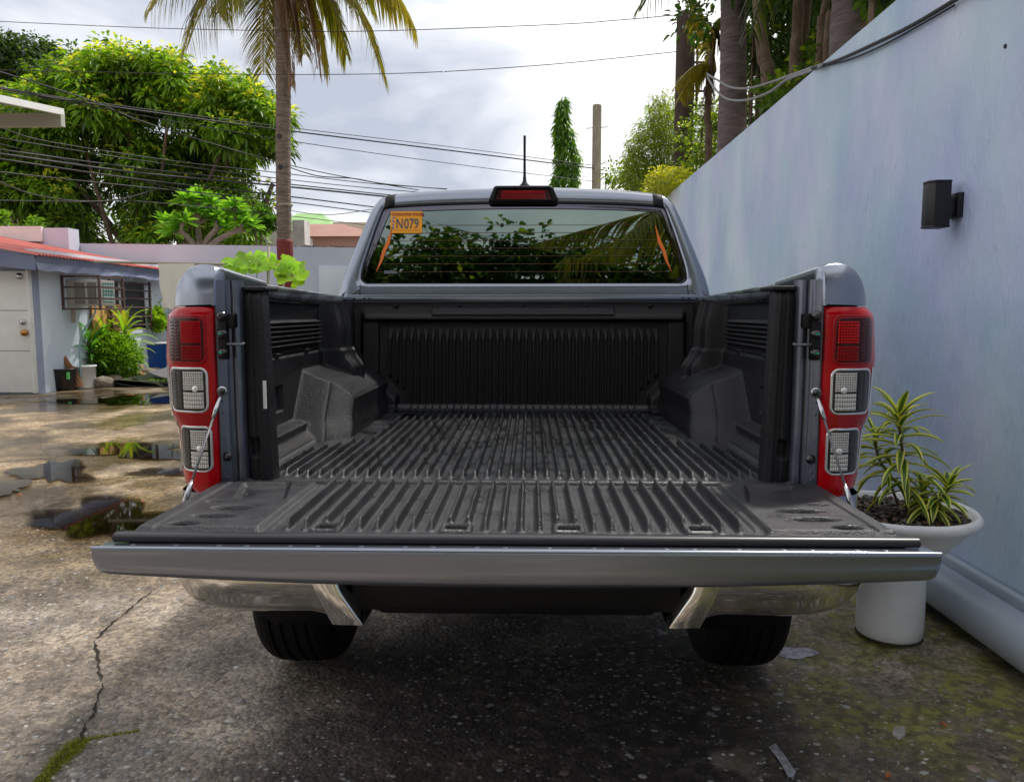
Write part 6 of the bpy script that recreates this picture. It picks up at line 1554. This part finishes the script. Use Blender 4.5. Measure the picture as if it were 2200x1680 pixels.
tag(MB().box(atY(500, 500, 29).x, atY(600, 500, 29).x, 29, 29.4, 0, atY(628, 492, 29).z).build('white_wall', M['whitewall']), 'white wall glimpsed behind the frangipani', 'wall')
tag(MB().box(2.6, 8, 16, 20, 0, 3.65).build('neighbour_wall', M['whitewall']), 'white wall glimpsed between the trunks on the right', 'wall')

# ---- right side vegetation behind the wall
def trunk_obj(name, pts_, Y, rads_, m_, label, cat='tree', ring=False):
    t_ = thing(name, (atY(pts_[0][0], pts_[0][1], Y).x, Y, 0), label, cat); P_ = [atY(u, v, Y) for u, v in pts_]; P_ = [Vector((P_[0].x, Y, 0))]+P_
    sp_ = smoothpts(P_, 14); n_ = len(sp_); rr_ = [np.interp(i/(n_-1), np.linspace(0, 1, len(rads_)), rads_)*((1+.03*(i % 4 == 0)) if ring else 1) for i in range(n_)]
    MB().tube(sp_, rr_, 16).build('trunk', M[m_], t_, smooth=True); return t_
pr1 = trunk_obj('palm_tree', [(1572, 290), (1575, 150), (1577, -90)], 9.6, [.18, .17, .155, .15], 'royal_bark', 'thick grey ringed palm trunk standing just behind the wall', 'palm tree', True)
pr2 = trunk_obj('palm_tree', [(1822, 110), (1826, 40), (1830, -140)], 6.3, [.145, .14, .135, .13], 'royal_bark', 'ringed palm trunk at the top beside the wall edge', 'palm tree', True)
for (q, pr_o) in (((1577, -90, 9.6), pr1), ((1830, -140, 6.3), pr2)):
    c_ = atY(*q); 
    for i in range(9):
        az = i*.75+.2; t_ = c_+Vector((math.cos(az)*1.9, math.sin(az)*1.9, .35+random.uniform(-.5, .4))); frond(pr_o, c_, c_.lerp(t_, .5)+Vector((0, 0, 1.3)), t_, 44, .6, (.035, .07, .01), (.12, .18, .02), .7)
# small palm with yellow hanging frond by the pole
pq = trunk_obj('small_palm', [(1522, 330), (1520, 250), (1530, 110), (1535, 60)], 11.4, [.06, .05, .045, .05], 'trunk', 'slim palm with dry skirt beside the dark pole', 'palm tree')
for (uc, vc, ut, vt, a, b, ll_) in ((1500, 140, 1458, 215, Y1, Y2, .42), (1495, 120, 1450, 190, Y1, Y2, .4), (1530, 160, 1512, 255, D1, (.12, .08, .05), .35), (1545, 60, 1560, 190, (.06, .04, .03), D1, .35), (1520, 30, 1480, -20, G1, G2, .4), (1550, 20, 1600, 60, G1, G2, .4), (1520, 60, 1497, 30, G1, Y2, .4), (1600, 20, 1640, 140, Y1, G2, .5), (1590, 60, 1620, 190, G1, Y2, .5)):
    frond(pq, atY(1535, 150 if ut < 1520 else 60, 11.4), atY(uc, vc, 11.4), atY(ut, vt, 11.4+random.uniform(-.4, .4)), 42, ll_, a, b, 1.0, wd=.035)
trunks = [([(1650, 235), (1640, 120), (1632, 40), (1625, -60)], 8.6, [.085, .075, .065, .06], 'slender brown trunk right of the thick palm trunk'),
          ([(1708, 170), (1712, 80), (1718, -60)], 7.6, [.07, .06, .05, .05], 'twin brown trunk rising above the wall, left of its pair'),
          ([(1722, 150), (1728, 70), (1742, -60)], 7.7, [.055, .05, .045, .04], 'twin brown trunk leaning to the right of its pair'),
          ([(1762, 130), (1768, 40), (1790, -60)], 7.2, [.045, .04, .035, .03], 'thin dark trunk just left of the second palm trunk'),
          ([(1775, 120), (1790, 40), (1800, -60)], 6.9, [.03, .028, .025, .02], 'thinnest trunk touching the second palm trunk')]
allc = []
for pts_, Y, rd, lab in trunks:
    t_ = trunk_obj('slender_tree', pts_, Y, rd, 'trunk', lab)
    cs_ = [tuple(atY(pts_[-1][0]+random.gauss(0, 45), random.uniform(-180, 0), Y+random.uniform(.5, 2.4))) for _ in range(22)]
    cs_ += [(cs_[0][0]+random.gauss(.3, .9), Y+random.gauss(.6, 1.2), random.uniform(4.8, 8.5)) for _ in range(26)]  # higher crown clumps out of view, added to shade the truck and ground
    cs_ = [c_ for c_ in cs_ if c_[0] > 1.7]
    clump_crown(t_, cs_, [random.uniform(.25, .42) for _ in cs_], 50, .13, .055, (.014, .038, .008), (.05, .12, .012), (.12, .18, .02), .2, .3)
def veg(name, poly_u, vfun, Yr_, n_, rad, per, ln, wd, dark, light, new, newp, label, droop=.3, cat='shrub', m='leaf'):
    cs_ = []
    while len(cs_) < n_:
        u = random.uniform(*poly_u); v0, v1 = vfun(u)
        if v1 <= v0: continue
        v = random.uniform(v0, v1); Y = random.uniform(*Yr_); p_ = atY(u, v, Y)
        if p_.x < WX+.32 and p_.z < 2.99: continue
        cs_.append(tuple(p_))
    c_ = np.mean(cs_, axis=0); t_ = thing(name, (c_[0], c_[1], 0), label, cat); st_ = MB()
    for i in range(0, n_, max(1, n_//14)): xq = max(cs_[i][0], WX+.4); st_.tube(smoothpts([(xq, cs_[i][1], 0), (xq, cs_[i][1], cs_[i][2]*.6), (xq, cs_[i][1], cs_[i][2])], 3), .018, 5, False)
    st_.build('stems', M['trunk'], t_); 
    clump_crown(t_, cs_, [rad*random.uniform(.7, 1.3) for _ in cs_], per, ln, wd, dark, light, new, newp, droop, m)
    return t_
wl_ = lambda u: 405-.871*(u-1455)            # picture height of the wall top
veg('leafy_thicket', (1605, 1800), lambda u: (-60, wl_(u)+4), (9.8, 13.0), 170, .28, 46, .12, .05, (.012, .034, .006), (.05, .12, .012), (.14, .22, .02), .2, 'dark glossy thicket filling the gap between the right trunks')
veg('leafy_thicket', (1640, 1910), lambda u: (wl_(u)-34, wl_(u)+2), (7.0, 9.5), 46, .12, 44, .10, .045, (.03, .08, .008), (.10, .20, .015), (.22, .30, .02), .3, 'green leaves hugging the wall top beneath the trunks')
veg('leafy_thicket', (1865, 1990), lambda u: (-80, wl_(u)-2), (5.6, 7.4), 46, .16, 50, .10, .045, (.015, .045, .006), (.07, .15, .012), (.22, .30, .02), .25, 'leafy branch tips above the wall right of the second palm')
# bamboo mass
bam = thing('bamboo_clump', (2.7, 14.6, 0), 'feathery yellow green bamboo clump left of the dark pole', 'bamboo'); st_ = MB(); Ps, Ds = [], []
for i in range(95):
    u = random.uniform(1335, 1460); v0 = np.interp(u, [1320, 1350, 1380, 1400, 1430, 1470], [375, 300, 240, 205, 200, 215])+random.uniform(-8, 60); Y = random.uniform(14.0, 15.6)
    tip = atY(u, v0, Y); base_ = Vector((2.3+(u-1330)/130*.7+random.uniform(-.1, .1), Y, 0)); mid = base_.lerp(tip, .6)+Vector((.1, 0, .3)); pl = smoothpts([base_, mid, tip], 12)
    st_.tube(pl, [.012*(1-.8*k3/len(pl)) for k3 in range(len(pl))], 4, False)
    for q in range(95):
        t_ = random.uniform(.45, 1); p_ = pl[int(t_*(len(pl)-1))]; a = random.uniform(0, 6.28); sp_ = (1-t_)*.45+.05
        Ps.append((p_.x+random.gauss(0, sp_*.6), p_.y+random.gauss(0, sp_*.6), p_.z+random.gauss(0, .1))); Ds.append((math.cos(a), math.sin(a), random.uniform(-.5, .5)))
st_.build('culms', mat('bamboo_culm_green', (.16, .17, .04), .6), bam)
n = len(Ps); V_, Fc = leaves(np.array(Ps), np.array(Ds), RNG.uniform(.09, .17, n), .022, .35)
mx_ = RNG.uniform(0, 1, (n, 1)); mesh_obj('foliage', V_, Fc, M['leaf'], bam, cols=rep(np.array([.07, .13, .015])*(1-mx_)+np.array([.30, .40, .04])*mx_, 8))
veg('round_leaved_shrub', (1465, 1600), lambda u: (np.interp(u, [1460, 1500, 1600], [235, 240, 225]), wl_(u)+6), (11.5, 14), 110, .17, 40, .075, .045, (.06, .12, .012), (.22, .34, .03), (.40, .48, .05), .3, 'round leaved yellow green shrub between the dark pole and thick palm')
veg('golden_shrub', (1395, 1480), lambda u: (max(375, 370+(1470-u)*.2), 425), (10.4, 12.0), 42, .13, 60, .055, .035, (.22, .26, .02), (.46, .50, .04), (.60, .62, .06), .6, 'golden leaved shrub spilling over the far end of the wall')
veg('low_shrub', (1310, 1400), lambda u: (365, 420), (15.5, 17), 26, .25, 40, .12, .04, (.06, .12, .012), (.2, .32, .03), (.4, .45, .05), .3, 'light green growth low behind the right edge of the cab roof')

# things behind the photographer, mirrored in the rear glass
def back_tree(x, y, h_, r_, n_, label):
    t_ = thing('street_tree', (x, y, 0), label, 'tree'); MB().tube([(x, y, 0), (x+.1, y, h_*.6)], [.2, .12], 8).build('trunk', M['trunk'], t_)
    cs_ = [(x+random.gauss(0, r_*.5), y+random.gauss(0, r_*.3), h_*(.94-.60*random.random()**1.1)+random.gauss(0, .25)) for _ in range(n_)]
    clump_crown(t_, cs_, [random.uniform(.5, .8) for _ in cs_], 40, .36, .16, (.018, .045, .008), (.06, .13, .012), (.25, .30, .03), .15)
back_tree(-12, -15.5, 15.6, 3.4, 300, 'leafy tree far behind the photographer, leftmost of the row')
back_tree(-7, -16, 14.6, 3.4, 300, 'leafy tree second from the left behind the photographer')
back_tree(-2, -15.5, 14.4, 3.4, 300, 'leafy tree straight behind the photographer')
back_tree(3, -16, 14.2, 3.4, 300, 'leafy tree behind the photographer to the right')
back_tree(8, -15.5, 15.6, 3.4, 300, 'tallest leafy tree behind the photographer on the right')
bh = thing('building', (-1, -21, 0), 'low pale building behind the photographer', 'building')
MB().box(-14, 9, -24, -21.5, 0, 3.6).build('wall', M['whitewall'], bh)
for x in (-9, -4.5, 1, 5): MB().box(x, x+1.4, -21.52, -21.49, 1, 2.4).build('window', M['dark'], bh)
bp_ = thing('palm_tree', (3.0, -2.4, 0), 'palm hanging fronds behind the photographer on the right', 'palm tree')
MB().tube([(3.0, -2.4, 0), (3.0, -2.4, 5.6)], [.16, .12], 12).build('trunk', M['palm_bark'], bp_)
for (dx_, dy_, dz_) in ((-2.9, .6, -.6), (-2.6, -1.2, -.2), (-1.9, 1.3, -1.0), (-2.2, 2.0, .1), (.5, 2.3, -.3), (1.8, .6, .2), (-.6, -2.5, 0), (1.2, -2, 0)):
    c_ = Vector((3.0, -2.4, 5.6)); t_ = c_+Vector((dx_, dy_, dz_)); frond(bp_, c_, c_.lerp(t_, .5)+Vector((0, 0, .9)), t_, 60, .75, G1, G2, .7)
